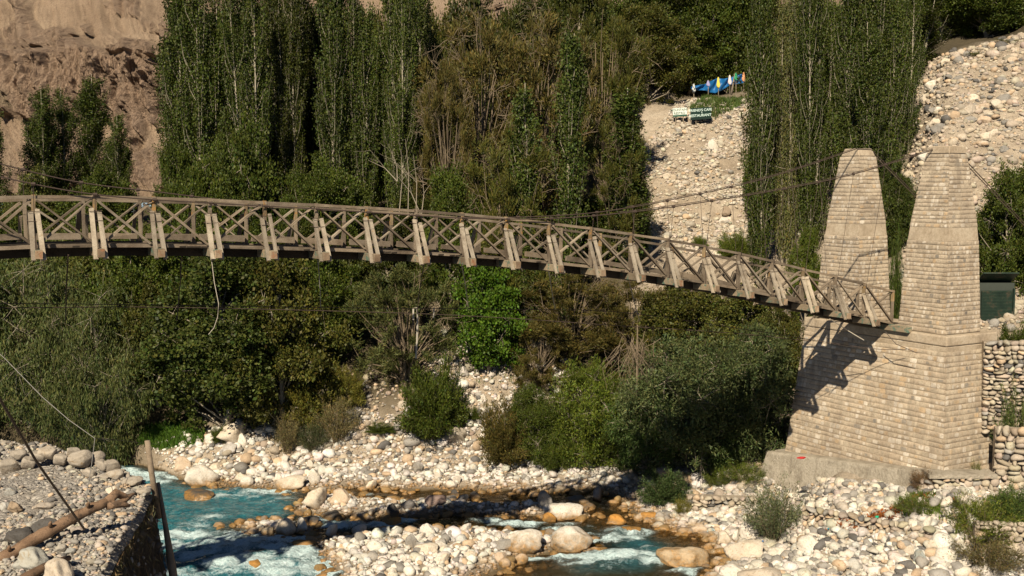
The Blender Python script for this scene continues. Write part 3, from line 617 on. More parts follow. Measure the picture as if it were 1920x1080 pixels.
def bstone(px, py, wpx, hpx, col, label, group=None, ang=False, shape=None):
    P = Wz(px, py, 6.5); P = Wz(px, py, float(bankz(P[0], P[1])))
    s = P[1]/F; a = wpx*s/2; hh = hpx*s*.56
    pr = ANG if ang else BPD
    o = link('boulder', pr[(random.randrange(len(pr)) if shape is None else shape) % len(pr)])
    o.location = (P[0], P[1]+a*.3, P[2]+hh*.7); o.scale = (a, a*.8, hh); o.color = (*col, 1)
    o.rotation_euler = (random.uniform(-.15, .15), random.uniform(-.15, .15), random.uniform(-.6, .6)); tag(o, label, 'boulder', group)
G2 = (.36, .32, .265)
for x, y, w_, h_, lb in [(14, 888, 44, 32, 'leftmost blocky grey boulder of the row along the near bank rim'), (52, 880, 32, 26, None), (88, 862, 40, 26, None), (112, 872, 30, 24, None), (148, 878, 50, 34, 'broad blocky grey boulder in the middle of the rim row'), (136, 858, 34, 22, None),
     (178, 872, 38, 26, None), (190, 882, 30, 22, None), (208, 884, 36, 26, 'cube shaped grey boulder at the right end of the rim row'), (166, 896, 26, 20, None), (212, 900, 38, 22, None), (246, 912, 44, 16, 'long low tan boulder on the bank rim beside the rapids'), (30, 862, 40, 22, None), (70, 866, 36, 22, None), (268, 930, 30, 16, None), (196, 902, 20, 14, None)]:
    bstone(x, y, w_, h_, (.2, .14, .09) if 'brown tipped' in (lb or '') else tuple(np.array(G2)*random.uniform(.9, 1.25)), lb or 'blocky grey brown boulder in the row along the near bank rim', None if lb else 'blocky boulders along the near bank rim', True)
for x, y, w_, h_, c_, lb in [(54, 1068, 76, 40, (.42, .42, .38), 'big smooth pale grey boulder in front of the log'), (104, 1098, 74, 50, (.52, .45, .36), 'big smooth cream boulder at the bottom left edge'), (27, 962, 38, 24, (.34, .26, .18), 'brown tilted rock in the near gravel'), (80, 955, 40, 16, (.36, .32, .27), 'flat tan rock beside the brown tilted one'),
     (82, 1010, 60, 40, (.10, .095, .09), 'large dark grey rock behind the log'), (26, 1020, 70, 34, (.085, .08, .075), 'large charcoal rock at the left edge behind the log'), (128, 985, 26, 12, WHITE, 'small white rock beside the foot of the thick cable'), (210, 928, 26, 18, CREAM, 'round cream rock on the bank top near the wall'), (236, 932, 24, 14, (.5, .47, .42), 'pale flat rock beside the round cream one'),
     (18, 930, 22, 16, (.33, .33, .31), 'rounded grey rock at the left edge of the gravel'), (10, 960, 24, 22, (.42, .41, .38), 'pale grey rock at the left edge of the gravel'), (130, 1040, 22, 16, (.3, .3, .28), 'grey rock between the two logs'), (112, 1035, 22, 18, (.38, .35, .3), 'tan rock touching the second log')]:
    bstone(x, y, w_, h_, c_, lb)
# rocks on the far side of the bank that throw a shadow are left to the sun
def worldbuild(mb, name, mat, label, cat, group=None, smooth=False):
    o = mb.build(name, M[mat], smooth=smooth); tag(o, label, cat, group); return o
def cable_pts(ctrl, n=60):
    c = np.array(ctrl); s = np.linspace(0, len(c)-1, n); out = []
    for t_ in s:
        i = min(int(t_), len(c)-2); f = t_-i; p0 = c[max(i-1, 0)]; p1 = c[i]; p2 = c[i+1]; p3 = c[min(i+2, len(c)-1)]
        out.append(.5*((2*p1)+(-p0+p2)*f+(2*p0-5*p1+4*p2-p3)*f*f+(-p0+3*p1-3*p2+p3)*f**3))
    return np.array(out)
lg = empty('driftwood_log', tuple(Wz(0, 1060, 6.5))); tag(lg, 'reddish brown stripped driftwood log with a forked end lying over the bank edge', 'log')
pts = [W(-60, 1072, 20.4), W(20, 1028, 20.7), W(90, 985, 21.1), W(150, 950, 21.5), W(195, 918, 21.9)]
pts = [W(-70, 1088, 20.3), W(0, 1050, 20.5), W(70, 1008, 20.9), W(130, 975, 21.3), W(180, 950, 21.7), W(212, 938, 22)]
m = MB(); lp = cable_pts(pts, 36); m.tube(list(lp+np.random.default_rng(4).normal(0, .006, (36, 3))), [(.13-.045*(k/35.)**1.5)*(1+.06*math.sin(k*1.7)+.05*math.sin(k*.9+1)) for k in range(36)], 14); [m.tube([lp[k], lp[k]+np.array([.02, -.1, .12])*1.3, lp[k]+np.array([.05, -.14, .2])], [.05, .035, .02], 7) for k in (9, 17, 26)]; m.build('trunk', M['log'], lg, True)
m = MB(); m.tube([W(196, 946, 21.85), W(218, 925, 22.1), W(238, 912+22, 22.3), W(252, 925, 22.4)], [.10, .095, .08, .02], 9)
m.tube([W(200, 948, 21.85), W(225, 945, 22.0), W(244, 948, 22.1)], [.09, .075, .03], 9); m.tube([W(215, 945, 21.9), W(235, 938, 22.2), W(246, 930, 22.3)], [.06, .05, .015], 7)
m.build('forked_end', M['log'], lg, True)
m = MB(); m.tube([W(20, 1098, 18.9), W(60, 1076, 19.2), W(100, 1056, 19.6), W(130, 1046, 20)], [.08, .085, .075, .05], 10)
worldbuild(m, 'driftwood_log', 'log', 'thin brown driftwood branch lying between the smooth boulders', 'log', smooth=True)
m = MB(); m.tube([W(276, 826, 25.6), W(284, 885, 25.6), W(298, 972, 25.6)], [.065, .07, .07], 8); worldbuild(m, 'wooden_pole', 'wood', 'grey weathered pole leaning at the corner of the near bank', 'pole', smooth=True)
m = MB(); m.tube([W(296, 905, 25.9), W(310, 985, 25.9), W(322, 1060, 25.8), W(334, 1140, 25.6)], [.05, .06, .10, .11], 8); worldbuild(m, 'wooden_pole', 'wood', 'long pole leaning against the dark bank wall beside the rapids', 'pole', smooth=True)
m = MB(); m.tube([W(-60, 645, 15), W(-8, 735, 16.3), W(70, 868, 18.8), W(158, 992, 21.3)], .022, 8); worldbuild(m, 'steel_cable', 'cable', 'thick dark cable running down to the driftwood log', 'cable', smooth=True)
m = MB(); m.tube([W(-10, 655, 26), W(10, 673, 26), W(80, 745, 25.5), W(130, 788, 25.2), W(178, 822, 25), W(172, 870, 24.3), W(160, 940, 23.2), W(154, 985, 22)], .008, 6); worldbuild(m, 'steel_wire', 'wire', 'thin pale wire bent down to the bank above the driftwood log', 'wire', smooth=True)
m = MB(); m.tube([W(178, 822, 25), W(230, 826, 35), W(300, 834, 50)], .008, 5); worldbuild(m, 'tie_wire', 'cable', 'thin dark wire stretched from the bend in the pale wire across the water', 'wire')

# ------------------------------------------------------------------ bridge
U = np.array([math.cos(R(30)), math.sin(R(30)), 0]); V = np.array([-U[1], U[0], 0]); ZA = np.array([0, 0, 1.])
P0 = W(62, 372, 30)
PXT = [62, 177, 288, 393, 496, 593, 687, 779, 866, 949, 1029, 1107, 1182, 1252, 1320, 1385, 1447, 1505.5, 1566, 1620, 1674]
PYT = [369, 370.5, 373, 377, 382, 387, 391, 397, 402.5, 411, 419, 430, 440, 451, 463, 476, 490.5, 506, 521, 534, 548]
TOP = [Wp(x, y, P0, V) for x, y in zip(PXT, PYT)]
s0 = TOP[0] @ U; S = [p @ U-s0 for p in TOP]; ZT = [p[2] for p in TOP]
d0 = S[1]-S[0]
for k in range(1, 6): S.insert(0, S[0]-d0); ZT.insert(0, ZT[0]-.045*k)
ST = np.array(S); ZT = np.array(ZT); HB = 1.30; WD = 1.9; nk = len(ST)
for _ in range(2): ZT[1:-1] = .25*ZT[:-2]+.5*ZT[1:-1]+.25*ZT[2:]
B0 = np.array([P0[0], P0[1], 0])
def bp(s, v, z): return B0+U*s+V*v+ZA*z
br = empty('footbridge', tuple(bp(ST[-1], .9, ZT[-1]-HB))); tag(br, 'long weathered timber footbridge with crossed railing braces hung over the river', 'bridge')
def pb(mb, name, mat='wood', parent=br, bevel=0):
    o = mb.build(name, M[mat]); me = o.data; L = parent.matrix_world.translation if False else Vector(br.location)
    me.transform(__import__('mathutils').Matrix.Translation(-L)); o.parent = br
    if bevel: mm = o.modifiers.new('b', 'BEVEL'); mm.width = bevel; mm.segments = 1
    return o
for side, v0, dz, sg in ((0, 0, 0, -1), (1, WD, -.10, 1)):
    zt = ZT+dz; zb = ZT-HB
    # rails: one plank per panel so that joints show
    for i in range(nk-1):
        j = random.uniform(-.012, .012)
        m = MB(); m.beam(bp(ST[i]-.06, v0+.02*(i % 2), zt[i]+.03+j), bp(ST[i+1]+.06, v0+.02*(i % 2), zt[i+1]+.03-j), .11, .085, jit=.006); pb(m, 'top_rail')
        m = MB(); m.beam(bp(ST[i], v0-.01*sg, zb[i]), bp(ST[i+1], v0-.01*sg, zb[i+1]), .10, .095, jit=.006); pb(m, 'bottom_chord')
        # kerb beam inside the truss
        if side == 1: m = MB(); m.beam(bp(ST[i]+.12, v0-.17, zb[i]+.20), bp(ST[i+1]-.12, v0-.17, zb[i+1]+.20), .14, .17, jit=.02); pb(m, 'kerb_beam')
        a0, a1 = ST[i]+.09, ST[i+1]-.09
        za = np.interp([a0, a1], ST, zt)-.05; zc = np.interp([a0, a1], ST, zb)+.06
        o1 = v0+.045*sg; o2 = v0-.045*sg
        m = MB(); j1, j2 = random.uniform(-.05, .05), random.uniform(-.05, .05); m.beam(bp(a0+j1, o1, za[0]), bp(a1+j2, o1, zc[1]), .055, random.uniform(.09, .125), up=V, jit=.012); pb(m, 'brace', 'wood' if random.random() < .6 else 'wood_strut')
        m = MB(); m.beam(bp(a0+.12-j2, o2, zc[0]+.08+j1), bp(a1-j1, o2, za[1]), .055, random.uniform(.09, .125), up=V, jit=.012); pb(m, 'brace', random.choice(['wood', 'wood_strut', 'wood']))
    for i in range(nk):
        s = ST[i]
        m = MB(); m.beam(bp(s, v0, zb[i]-.02), bp(s, v0, zt[i]-.38), .085, .10, up=V, jit=.005); pb(m, 'post', 'wood')
        m = MB(); m.beam(bp(s, v0-.004*sg, zt[i]-.38), bp(s, v0-.004*sg, zt[i]+.09), .092, .108, up=V, jit=.005); pb(m, 'post_top', 'wood_ochre' if random.random() < .6 else 'wood')
        if i < nk-1:
            vo = v0+sg*.78
            for q in (-1, 1):
                m = MB(); jj = random.uniform(-.03, .03)
                m.beam(bp(s+q*.125, vo-sg*.06, zb[i]-.33), bp(s+q*(.09)+jj, v0+sg*.09, zt[i]-.30+random.uniform(-.12, .06)), .065, .115, up=U, jit=.014)
                pb(m, 'outrigger_strut', 'wood_pale' if side == 0 else 'wood_strut')
            m = MB()
            for q in (-.36, -.62):
                zz = zt[i]+q; vv = v0+sg*(.12+.28*(-q-.3))
                m.tube([bp(s-.16, vv+sg*.05, zz), bp(s+.16, vv+sg*.05, zz+.01), bp(s+.16, v0-sg*.08, zz+.03), bp(s-.16, v0-sg*.08, zz+.02), bp(s-.16, vv+sg*.05, zz)], .008, 4)
            if side == 0: pb(m, 'wire_lashing', 'cable')
for i in range(nk-1):
    m = MB(); s = ST[i]; z = ZT[i]-HB-.17
    m.beam(bp(s, -.80, z), bp(s, WD+.80, z), .19, .23, jit=.008); pb(m, 'transom', 'wood_green', bevel=.012)
    m = MB(); m.beam(bp(s, -.823, z-.005), bp(s, -.803, z-.005), .18, .22, jit=.012); pb(m, 'transom_end', 'wood_end')
# deck planks and stringers
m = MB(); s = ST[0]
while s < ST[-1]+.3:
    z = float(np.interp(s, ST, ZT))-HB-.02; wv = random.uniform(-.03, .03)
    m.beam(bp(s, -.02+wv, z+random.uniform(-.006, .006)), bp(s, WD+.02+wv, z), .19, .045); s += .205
pb(m, 'deck_planks', 'wood_shaded')
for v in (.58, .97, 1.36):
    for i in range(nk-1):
        m = MB(); m.beam(bp(ST[i], v, ZT[i]-HB-.15), bp(ST[i+1], v, ZT[i+1]-HB-.15), .18, .33); pb(m, 'stringer', 'wood_shaded')
# end transom resting at the pier
zE = ZT[-1]-HB
m = MB(); m.beam(bp(ST[-1]-.05, -1.0, zE-.17), bp(ST[-1]-.05, WD+.3, zE-.17), .26, .26, jit=.01); pb(m, 'end_beam', 'wood_green', bevel=.02)
m = MB(); m.beam(bp(ST[-1]+.05, -1.15, zE-.20), bp(ST[-1]+.05, -.9, zE-.20), .5, .2); 

# ------------------------------------------------------------------ pier and towers of coursed stone
def quadpt(q, u, t_): return (q[0]*(1-u)+q[1]*u)*(1-t_)+(q[3]*(1-u)+q[2]*u)*t_
def masonry(q, ch, name, parent, sl=(.16, .42), tone=(.49, .405, .305), stone=(.53, .455, .35), mort=.55, seed=0, gap=.014, smear=.3):
    """q: BL, BR, TR, TL corners; real courses and bulging stones on the wall plane"""
    r = np.random.default_rng(seed); q = [np.array(a, float) for a in q]
    h = np.linalg.norm(q[3]-q[0]); nrm = np.cross(q[1]-q[0], q[3]-q[0]); nrm /= np.linalg.norm(nrm)
    VV = []; FF = []; CC = []; n = 0
    def grid(nu, nv, fn, col):
        nonlocal n
        for j in range(nv+1):
            for i in range(nu+1): VV.append(fn(i/nu, j/nv)); CC.append(col)
        for j in range(nv):
            for i in range(nu): a = n+j*(nu+1)+i; FF.append((a, a+1, a+nu+2, a+nu+1))
        n += (nu+1)*(nv+1)
    dk = np.array(tone)*.5
    grid(10, 6, lambda a, b: quadpt(q, a, b), dk)
    nc = max(1, int(round(h/ch))); es = np.linspace(0, 1, nc+1); es[1:-1] += r.uniform(-.12, .12, nc-1)/nc
    for c in range(nc):
        t0, t1 = es[c]+gap/h*.25, es[c+1]-gap/h*.75
        tonec = np.array(tone)*r.uniform(.9, 1.08)
        wav = r.uniform(0, 9)
        wid = np.linalg.norm(quadpt(q, 1, t0)-quadpt(q, 0, t0)); nu = max(6, int(wid/.22))
        w1 = lambda a: (math.sin(a*7+wav)+math.sin(a*17+wav*2))*.006/h
        prof = [0, .006, .007, .006, 0]; eps = .02/wid
        def f(a, b):
            k = int(round(b*4)); tt = t0+(t1-t0)*[0, .05, .5, .95, 1][k]+w1(a); a = a*(1+2*eps)-eps
            return quadpt(q, a, tt)+nrm*(prof[k]+(math.sin(a*31+c)*.003+.002 if prof[k] else 0))
        grid(nu, 4, f, tonec)
        x = 0
        while x < wid-.08:
            L = min(r.uniform(*sl), wid-x); a0 = (x+.018)/wid; a1 = (x+L-.018)/wid; x += L
            if a1-a0 < .05/wid: continue
            u_ = r.random()
            if u_ < .05: col = np.array([.27, .25, .22])
            elif u_ < .13: col = np.array([.56, .42, .27])
            elif u_ < .42: col = np.array([.68, .62, .53])
            else: col = np.array(stone)
            col = col*r.uniform(.82, 1.1); m_ = r.random()*smear; col = col*(1-m_)+tonec*m_
            b0 = .02+r.uniform(0, .14)*(r.random() < .6); b1 = .98-r.uniform(0, .18)*(r.random() < .6); bl = r.uniform(.018, .045)
            def g(a, b):
                # rounded rectangle patch
                X_ = a*2-1; Y_ = b*2-1
                sx = X_*(1-.09*Y_*Y_); sy = Y_*(1-.08*X_*X_)
                hh = max(0, 1-abs(X_)**3)*max(0, 1-abs(Y_)**3)
                tt = t0+(t1-t0)*(b0+(b1-b0)*(sy+1)/2)
                return quadpt(q, a0+(a1-a0)*(sx+1)/2, tt)+nrm*(.006+bl*hh*.22)
            grid(4, 4, g, col)
    me = npmesh(name, np.array(VV)-np.array(parent.location), np.array(FF), M['masonry'], True, cols=np.array(CC))
    return link(name, me, parent)
Cn = np.array([17.40, 44.62, 0])                 # near corner of the right tower at deck level
def ring(c, a_u, a_v, w_, d_, z):
    """near corner c moved inward; returns far-left, near, right, back corners at z"""
    n0 = c+U*a_u+V*a_v
    return [np.array([*(n0+V*w_)[:2], z]), np.array([*n0[:2], z]), np.array([*(n0+U*d_)[:2], z]), np.array([*(n0+U*d_+V*w_)[:2], z])]
def zat(px, py, P): return EYE + (lambda r: r[2]*(P[1]/r[1]))(ray(px, py))
def boxfaces(lo, hi, ch, parent, nm, seed, **k):
    for i in range(4):
        a, b = i, (i+1) % 4
        q = [lo[a], lo[b], hi[b], hi[a]]
        if i >= 2:
            mm = MB(); mm.add(q, [(0, 1, 2, 3)]); mm.build(nm+'_back', M['concrete'], parent)
        else: masonry(q, ch, nm, parent, seed=seed+i, **k)
pier = empty('bridge_pier', tuple([Cn[0], Cn[1], 1.0])); tag(pier, 'tall pale coursed stone bridge pier carrying two tapering towers', 'pier')
def shiftL(q, L): return q
Zdeck = zat(1772, 628, Cn)
zbase = .6
lo = ring(Cn, -1.05, -1.0, 8.75, 4.9, 1.1); hi = ring(Cn, -.28, -.30, 7.7, 3.0, Zdeck-.42)
boxfaces(lo, hi, .212, pier, 'pier_wall', 11, smear=.3)
def block(lo, hi, name, mat, parent, top=True, jit=0):
    m = MB(); vs = lo+hi; m.add(vs, [(0, 1, 5, 4), (1, 2, 6, 5), (2, 3, 7, 6), (3, 0, 4, 7), (4, 5, 6, 7), (3, 2, 1, 0)]); return m.build(name, M[mat], parent)
o = block(ring(Cn, -.34, -.36, 7.85, 3.15, Zdeck-.42), ring(Cn, -.33, -.35, 7.83, 3.1, Zdeck-.02), 'ledge', 'concrete', pier)
mm = o.modifiers.new('b', 'BEVEL'); mm.width = .05; mm.segments = 2
o = block(ring(Cn, -.315, -.335, 7.77, 3.08, Zdeck-.80), ring(Cn, -.315, -.335, 7.77, 3.08, Zdeck-.47), 'band', 'concrete', pier)
# footing
fz = 1.0
lo = ring(Cn, -2.1, -.75, 9.6, 3.0, -1.2); hi = ring(Cn, -1.6, -.72, 9.15, 3.0, 2.15)
for q_, z_ in zip(hi, (1.15, 2.2, 2.2, 1.15)): q_[2] = z_
fo_ = block(lo, hi, 'footing', 'footing', pier); mm = fo_.modifiers.new('b', 'BEVEL'); mm.width = .12; mm.segments = 3
def tower(c, lv, nm, seed):
    rings = [ring(c, *a) for a in lv]
    for i, (a, b) in enumerate(zip(rings[:-1], rings[1:])):
        if i == 1:
            o = block(a, b, nm+'_band', 'concrete', pier)
        elif i == 3:
            o = block(a, b, nm+'_cap', 'concrete', pier); mm = o.modifiers.new('b', 'BEVEL'); mm.width = .03; mm.segments = 1
        else: boxfaces(a, b, .182 if i == 0 else .172, pier, nm+'_shaft', seed+i*5, sl=(.13, .28) if i == 0 else (.16, .4), smear=.25 if i == 0 else .45, tone=(.48, .40, .305) if i == 0 else (.46, .385, .295))
zb_ = zat(1775, 453, Cn); zb2 = zat(1775, 428, Cn); ztp = zat(1778, 287, Cn); zcp = zat(1778, 272, Cn)
tower(Cn, [(0, 0, 2.36, 2.12, Zdeck), (.10, .12, 1.98, 1.86, zb_), (.14, .16, 1.88, 1.77, zb2), (.46, .48, 1.12, 1.04, ztp), (.49, .52, 1.0, .98, zcp)], 'right_tower'.replace('right_', ''), 31)
C2 = np.array([15.10, 48.6, 0])
zb_ = zat(1606, 443, C2); zb2 = zat(1606, 421, C2); ztp = zat(1612, 292, C2); zcp = zat(1612, 277, C2)
tower(C2, [(0, -.05, 2.6, 1.98, Zdeck), (.10, .14, 2.0, 1.72, zb_), (.14, .19, 1.88, 1.64, zb2), (.44, .58, 1.08, 1.02, ztp), (.50, .72, .78, .88, zcp)], 'tower', 61)

# ------------------------------------------------------------------ cables
def maincable(pix, vtower, vmid, label, tipz):
    s_end = (Cn-B0) @ U+.95
    ctrl = []
    for px, py in pix:
        f = abs((px-900)/860.)**2; v = vmid+(vtower-vmid)*min(f, 1) if px > 900 else vmid
        P = Wp(px, py, B0+V*v, V); ctrl.append(P)
    return np.array(ctrl)
cA = maincable([(-420, 200), (-150, 285), (0, 331), (181, 365), (400, 381), (600, 392), (850, 408), (1020, 410), (1150, 401), (1280, 385), (1465, 355), (1602, 326), (1762, 277)], -1.15, -.14, '', 0)
cB = maincable([(-420, 190), (-150, 265), (15, 311), (150, 342), (296, 360), (450, 378), (700, 398), (900, 408), (1080, 402), (1200, 386), (1280, 370), (1391, 346), (1490, 318), (1606, 279)], WD+1.35, WD+.14, '', 0)
for cc, lb, v0, sg, tw in ((cA, 'near rusty suspension cable sagging from the right tower along the rail', 0, -1, Cn), (cB, 'far rusty suspension cable sagging from the left tower behind the bridge', WD, 1, C2)):
    e = empty('suspension_cable', tuple(cc[-1])); tag(e, lb, 'cable', 'suspension cables of the bridge')
    P = cable_pts(cc, 90)
    tp = cc[-1]; back = [tp, tp+U*.9+ZA*-.02, tp+U*6+ZA*-3.6+V*-.2, tp+U*12-ZA*8]
    m = MB(); m.tube(list(P), .021, 6); m.build('main_cable', M['cable'], e, True)
    m = MB(); m.tube([p+ZA*.05+V*.02 for p in P[60:]], .012, 5); m.build('second_strand', M['cable'], e, True)
    m = MB(); m.tube(back, .021, 6); m.build('backstay', M['cable'], e, True)
    m = MB(); m.tube([p+V*.14 for p in back[1:]], .021, 6); m.build('backstay', M['cable'], e, True)
    sP = (P-B0) @ U; vP = (P-B0) @ V
    for i in range(nk-1):
        zc = np.interp(ST[i], sP, P[:, 2]); vc = np.interp(ST[i], sP, vP)
        if zc > ZT[i]+.05 and ST[i] > sP[0]:
            m = MB(); m.tube([bp(ST[i], vc, zc), bp(ST[i], v0+sg*.1, ZT[i]-.2), bp(ST[i], v0+sg*.13, ZT[i]-HB-.2)], .010, 4); m.build('hanger', M['cable'], e)
            m = MB(); m.tube([bp(ST[i]-.05, vc, zc), bp(ST[i]+.05, vc, zc)], .05, 7); m.build('cable_clamp', M['cable'], e)
        elif zc <= ZT[i]+.05 and ST[i] > sP[0]:
            m = MB(); m.tube([bp(ST[i]-.05, vc, zc), bp(ST[i]+.05, vc, zc)], .045, 7); m.build('cable_clamp', M['cable'], e)
# wind cables under the deck
def wcab(pts, label, r=.016):
    m = MB(); m.tube(list(cable_pts(np.array(pts), 40)), r, 5); worldbuild(m, 'wind_cable', 'cable', label, 'cable', 'wind cables below the deck')
wc1 = [W(-300, 572, 31), W(0, 577, 33), W(240, 575.5, 36), W(500, 580, 39), W(780, 588, 42), W(960, 597, 44), W(1150, 610, 46), W(1380, 625, 48), W(1520, 640, 49.5)]
wc2 = [W(-300, 566, 30), W(0, 569, 31.5), W(240, 571, 33), W(640, 577, 37), W(960, 580, 41), W(1170, 586, 43), W(1400, 618, 45.4), W(1620, 652, 46), W(1860, 655, 46)]
wcab(wc1, 'lower of the two dark cables stretched below the bridge deck'); wcab(wc2[:-1]+[W(1700, 655, 45.3)], 'upper of the two dark cables stretched below the bridge deck', .013)
def tie(name, mat, pts, r, label):
    m = MB(); m.tube(pts, r, 5); worldbuild(m, name, mat, label, 'rope' if mat == 'rope' else 'wire')
tie('tie_wire', 'cable', [W(128, 478, 30.5), W(124, 540, 31.5), W(123, 600, 33)], .02, 'leftmost dark tie wire hanging below the bridge')
tie('tie_wire', 'cable', [W(340, 480, 32.8), W(338, 530, 34), W(331, 602, 36)], .017, 'dark tie wire below the bridge left of the pale hanging rope')
tie('hanging_rope', 'rope', [W(396, 482, 32.6), W(402, 530, 32.6), W(410, 570, 32.6), W(408, 595, 32.6), W(401, 615, 32.6), W(391, 627, 32.6)], .011, 'pale frayed rope hanging below the bridge with a curled end')
tie('tie_wire', 'wire', [W(596, 487, 34.5), W(600, 540, 35), W(601, 575, 36)], .016, 'grey tie wire hanging below the bridge right of the pale rope')
tie('tie_wire', 'cable', [W(795, 495, 37), W(784, 560, 39), W(782, 590, 42)], .017, 'dark tie wire leading down to the pale rope loop')
tie('hanging_rope', 'rope', [W(775, 600, 41.5), W(775, 578, 41.6), W(782, 577, 41.7), W(783, 600, 41.8), W(782, 640, 41.8), W(780, 672, 41.8)], .034, 'pale rope looped over the wind cable with a long hanging tail')
tie('hanging_rope', 'rope', [W(814, 577, 41.6), W(813, 596, 41.7)], .03, 'short pale rope end tied to the wind cable')
tie('tie_wire', 'wire', [W(865, 495, 38), W(872, 530, 39), W(878, 575, 41)], .018, 'grey tie wire in front of the bright green tree')
tie('tie_wire', 'wire', [W(1029, 508, 41), W(1037, 560, 42), W(1041, 580, 43)], .018, 'grey tie wire over the brown tamarisk left side')
tie('tie_wire', 'wire', [W(1179, 525, 43), W(1190, 570, 44), W(1199, 600, 45)], .018, 'grey tie wire over the brown tamarisk right side')
tie('tie_wire', 'cable', [W(1096, 522, 42), W(1085, 560, 43), W(1076, 590, 45)], .015, 'dark tie wire between the two grey ones over the tamarisk')
tie('hanging_wire', 'rope', [Wp(1556, 598, B0+V*-.3, V), W(1590, 620, 45.6), W(1620, 638, 45.6)], .018, 'pale wire hanging from the bridge end towards the pier wall')
tie('hanging_wire', 'cable', [W(1660, 622, 45.4), W(1680, 645, 45.1), W(1720, 662, 44.4)], .016, 'dark wire drooping from the bridge end over the pier wall')

# ------------------------------------------------------------------ trees
def mk_leaf(name, L, mat='leaf'):
    v = np.concatenate([a[0] for a in L]); n = 0; f = []
    for a in L: f.append(a[1]+n); n += len(a[0])
    return npmesh(name, v, np.concatenate(f), M[mat], False, cols=np.concatenate([a[2] for a in L]))
def unit(v): return v/(np.linalg.norm(v, axis=-1, keepdims=True)+1e-9)
def poplar(seed, nb=190, hgt=20., rad=1.55, per=170, leaf=.19, slender=False):
    r = np.random.default_rng(seed); tm = MB(); P = []; D = []; K = []
    nst = 1 if slender else 3
    stems = []
    for s in range(nst):
        o = r.normal(0, .25 if nst > 1 else .01, 2); top = hgt*(1 if s == 0 else r.uniform(.75, .93))
        w1 = r.normal(0, .25, 2)
        f = lambda h, o=o, w1=w1, top=top: np.array([o[0]*(1+h/top*1.4)+w1[0]*math.sin(h/top*4)*.4, o[1]*(1+h/top*1.4)+w1[1]*math.sin(h/top*3)*.4, h])
        stems.append((f, top))
        hs = np.linspace(0, top, 12); tm.tube([f(h) for h in hs], [max(.015, .17*(1-h/top*.92)) for h in hs], 6)
    for b in range(nb):
        f, top = stems[b % nst]
        h = (.05+.93*r.random()**.95)*top; tt = h/top
        Rr = rad*(math.sin(math.pi*min(1, max(.0, tt*.86+.10)))**.55)*r.uniform(.45, 1.15)
        ln = Rr*r.uniform(1.8, 3.0)+.3; az = r.uniform(0, 6.283)
        p0 = f(max(0, h-ln*.75)); out = np.array([math.cos(az), math.sin(az), 0])
        p1 = p0+out*Rr*.75+ZA*ln*.45; p2 = p0+out*Rr+ZA*ln
        if p2[2] > top*1.03: p2[2] = top*r.uniform(.98, 1.03)
        tm.tube([p0, p1, p2], [.030, .02, .006], 3, False)
        n = int(per*r.uniform(.5, 1.4)); s = r.random(n)**.6
        q = (p0*((1-s)**2)[:, None]+2*p1*((1-s)*s)[:, None]+p2*(s**2)[:, None])+r.normal(0, .17, (n, 3))*np.array([1, 1, 1.6])
        P.append(q); D.append(np.tile(out*.5+ZA*.3, (n, 1))+r.normal(0, .6, (n, 3))); K.append(np.full(n, r.uniform(.7, 1.3)))
    P = np.concatenate(P); k = P[:, 2] > .4
    return mk_leaf('crown', [leaves(P[k], unit(np.concatenate(D))[k], leaf, .75, seed, 1.2, clump=np.concatenate(K)[k])]), tm.mesh('trunk', M['bark_pale'], True), hgt, rad*2
def bushy(seed, hgt=8., rad=3.6, nl=34, per=1300, leaf=.17, asp=.7, low=.12, droop=0., sym=False, bark='bark'):
    r = np.random.default_rng(seed); tm = MB(); P = []; D = []; K = []
    hs = np.linspace(0, hgt*.8, 7); w1 = r.normal(0, .3, 2)
    tr = lambda h: np.array([w1[0]*math.sin(h*.5), w1[1]*math.sin(h*.6), h])
    tm.tube([tr(h) for h in hs], [.17*(1-h/hgt*.95)+.02 for h in hs], 7)
    for i in range(nl):
        v = unit(r.normal(size=3)); v[2] = v[2] if sym else abs(v[2])*1.2-.25; rr = r.uniform(.45, .92)
        c = np.array([v[0]*rad*rr, v[1]*rad*rr, hgt*(low+.5*(1-low))+v[2]*hgt*.5*(1-low)*rr*1.1])
        cr = rad*r.uniform(.24, .42)
        h0 = max(.2, c[2]-np.linalg.norm(c[:2])*.8)
        mid = (tr(min(h0, hgt*.7))+c)/2+r.normal(0, .2, 3)
        tm.tube([tr(min(h0, hgt*.7)), mid, c], [.05, .035, .015], 4, False)
        for j in range(9):
            sc = c+unit(r.normal(size=3))*cr*r.uniform(.4, 1); sr = cr*r.uniform(.25, .5)
            tm.tube([c, (c+sc)/2+r.normal(0, .06, 3), sc], [.018, .013, .005], 3, False)
            n = int(per/9*r.uniform(.5, 1.5)); q = r.normal(0, 1, (n, 3))*sr*np.array([.62, .62, .5])
            d = unit(q)+ZA*.2
            if droop:
                s = r.random(n); q[:, 2] -= s*droop; q[:, :2] *= 1.0; d = np.tile(-ZA, (n, 1))*1.2+unit(q)*.4
            P.append(sc+q); D.append(d); K.append(np.full(n, r.uniform(.72, 1.28)))
    P = np.concatenate(P); k = P[:, 2] > .15
    return mk_leaf('crown', [leaves(P[k], unit(np.concatenate(D))[k], leaf, asp, seed, 1.0, clump=np.concatenate(K)[k])]), tm.mesh('trunk', M[bark], True), hgt, rad*2
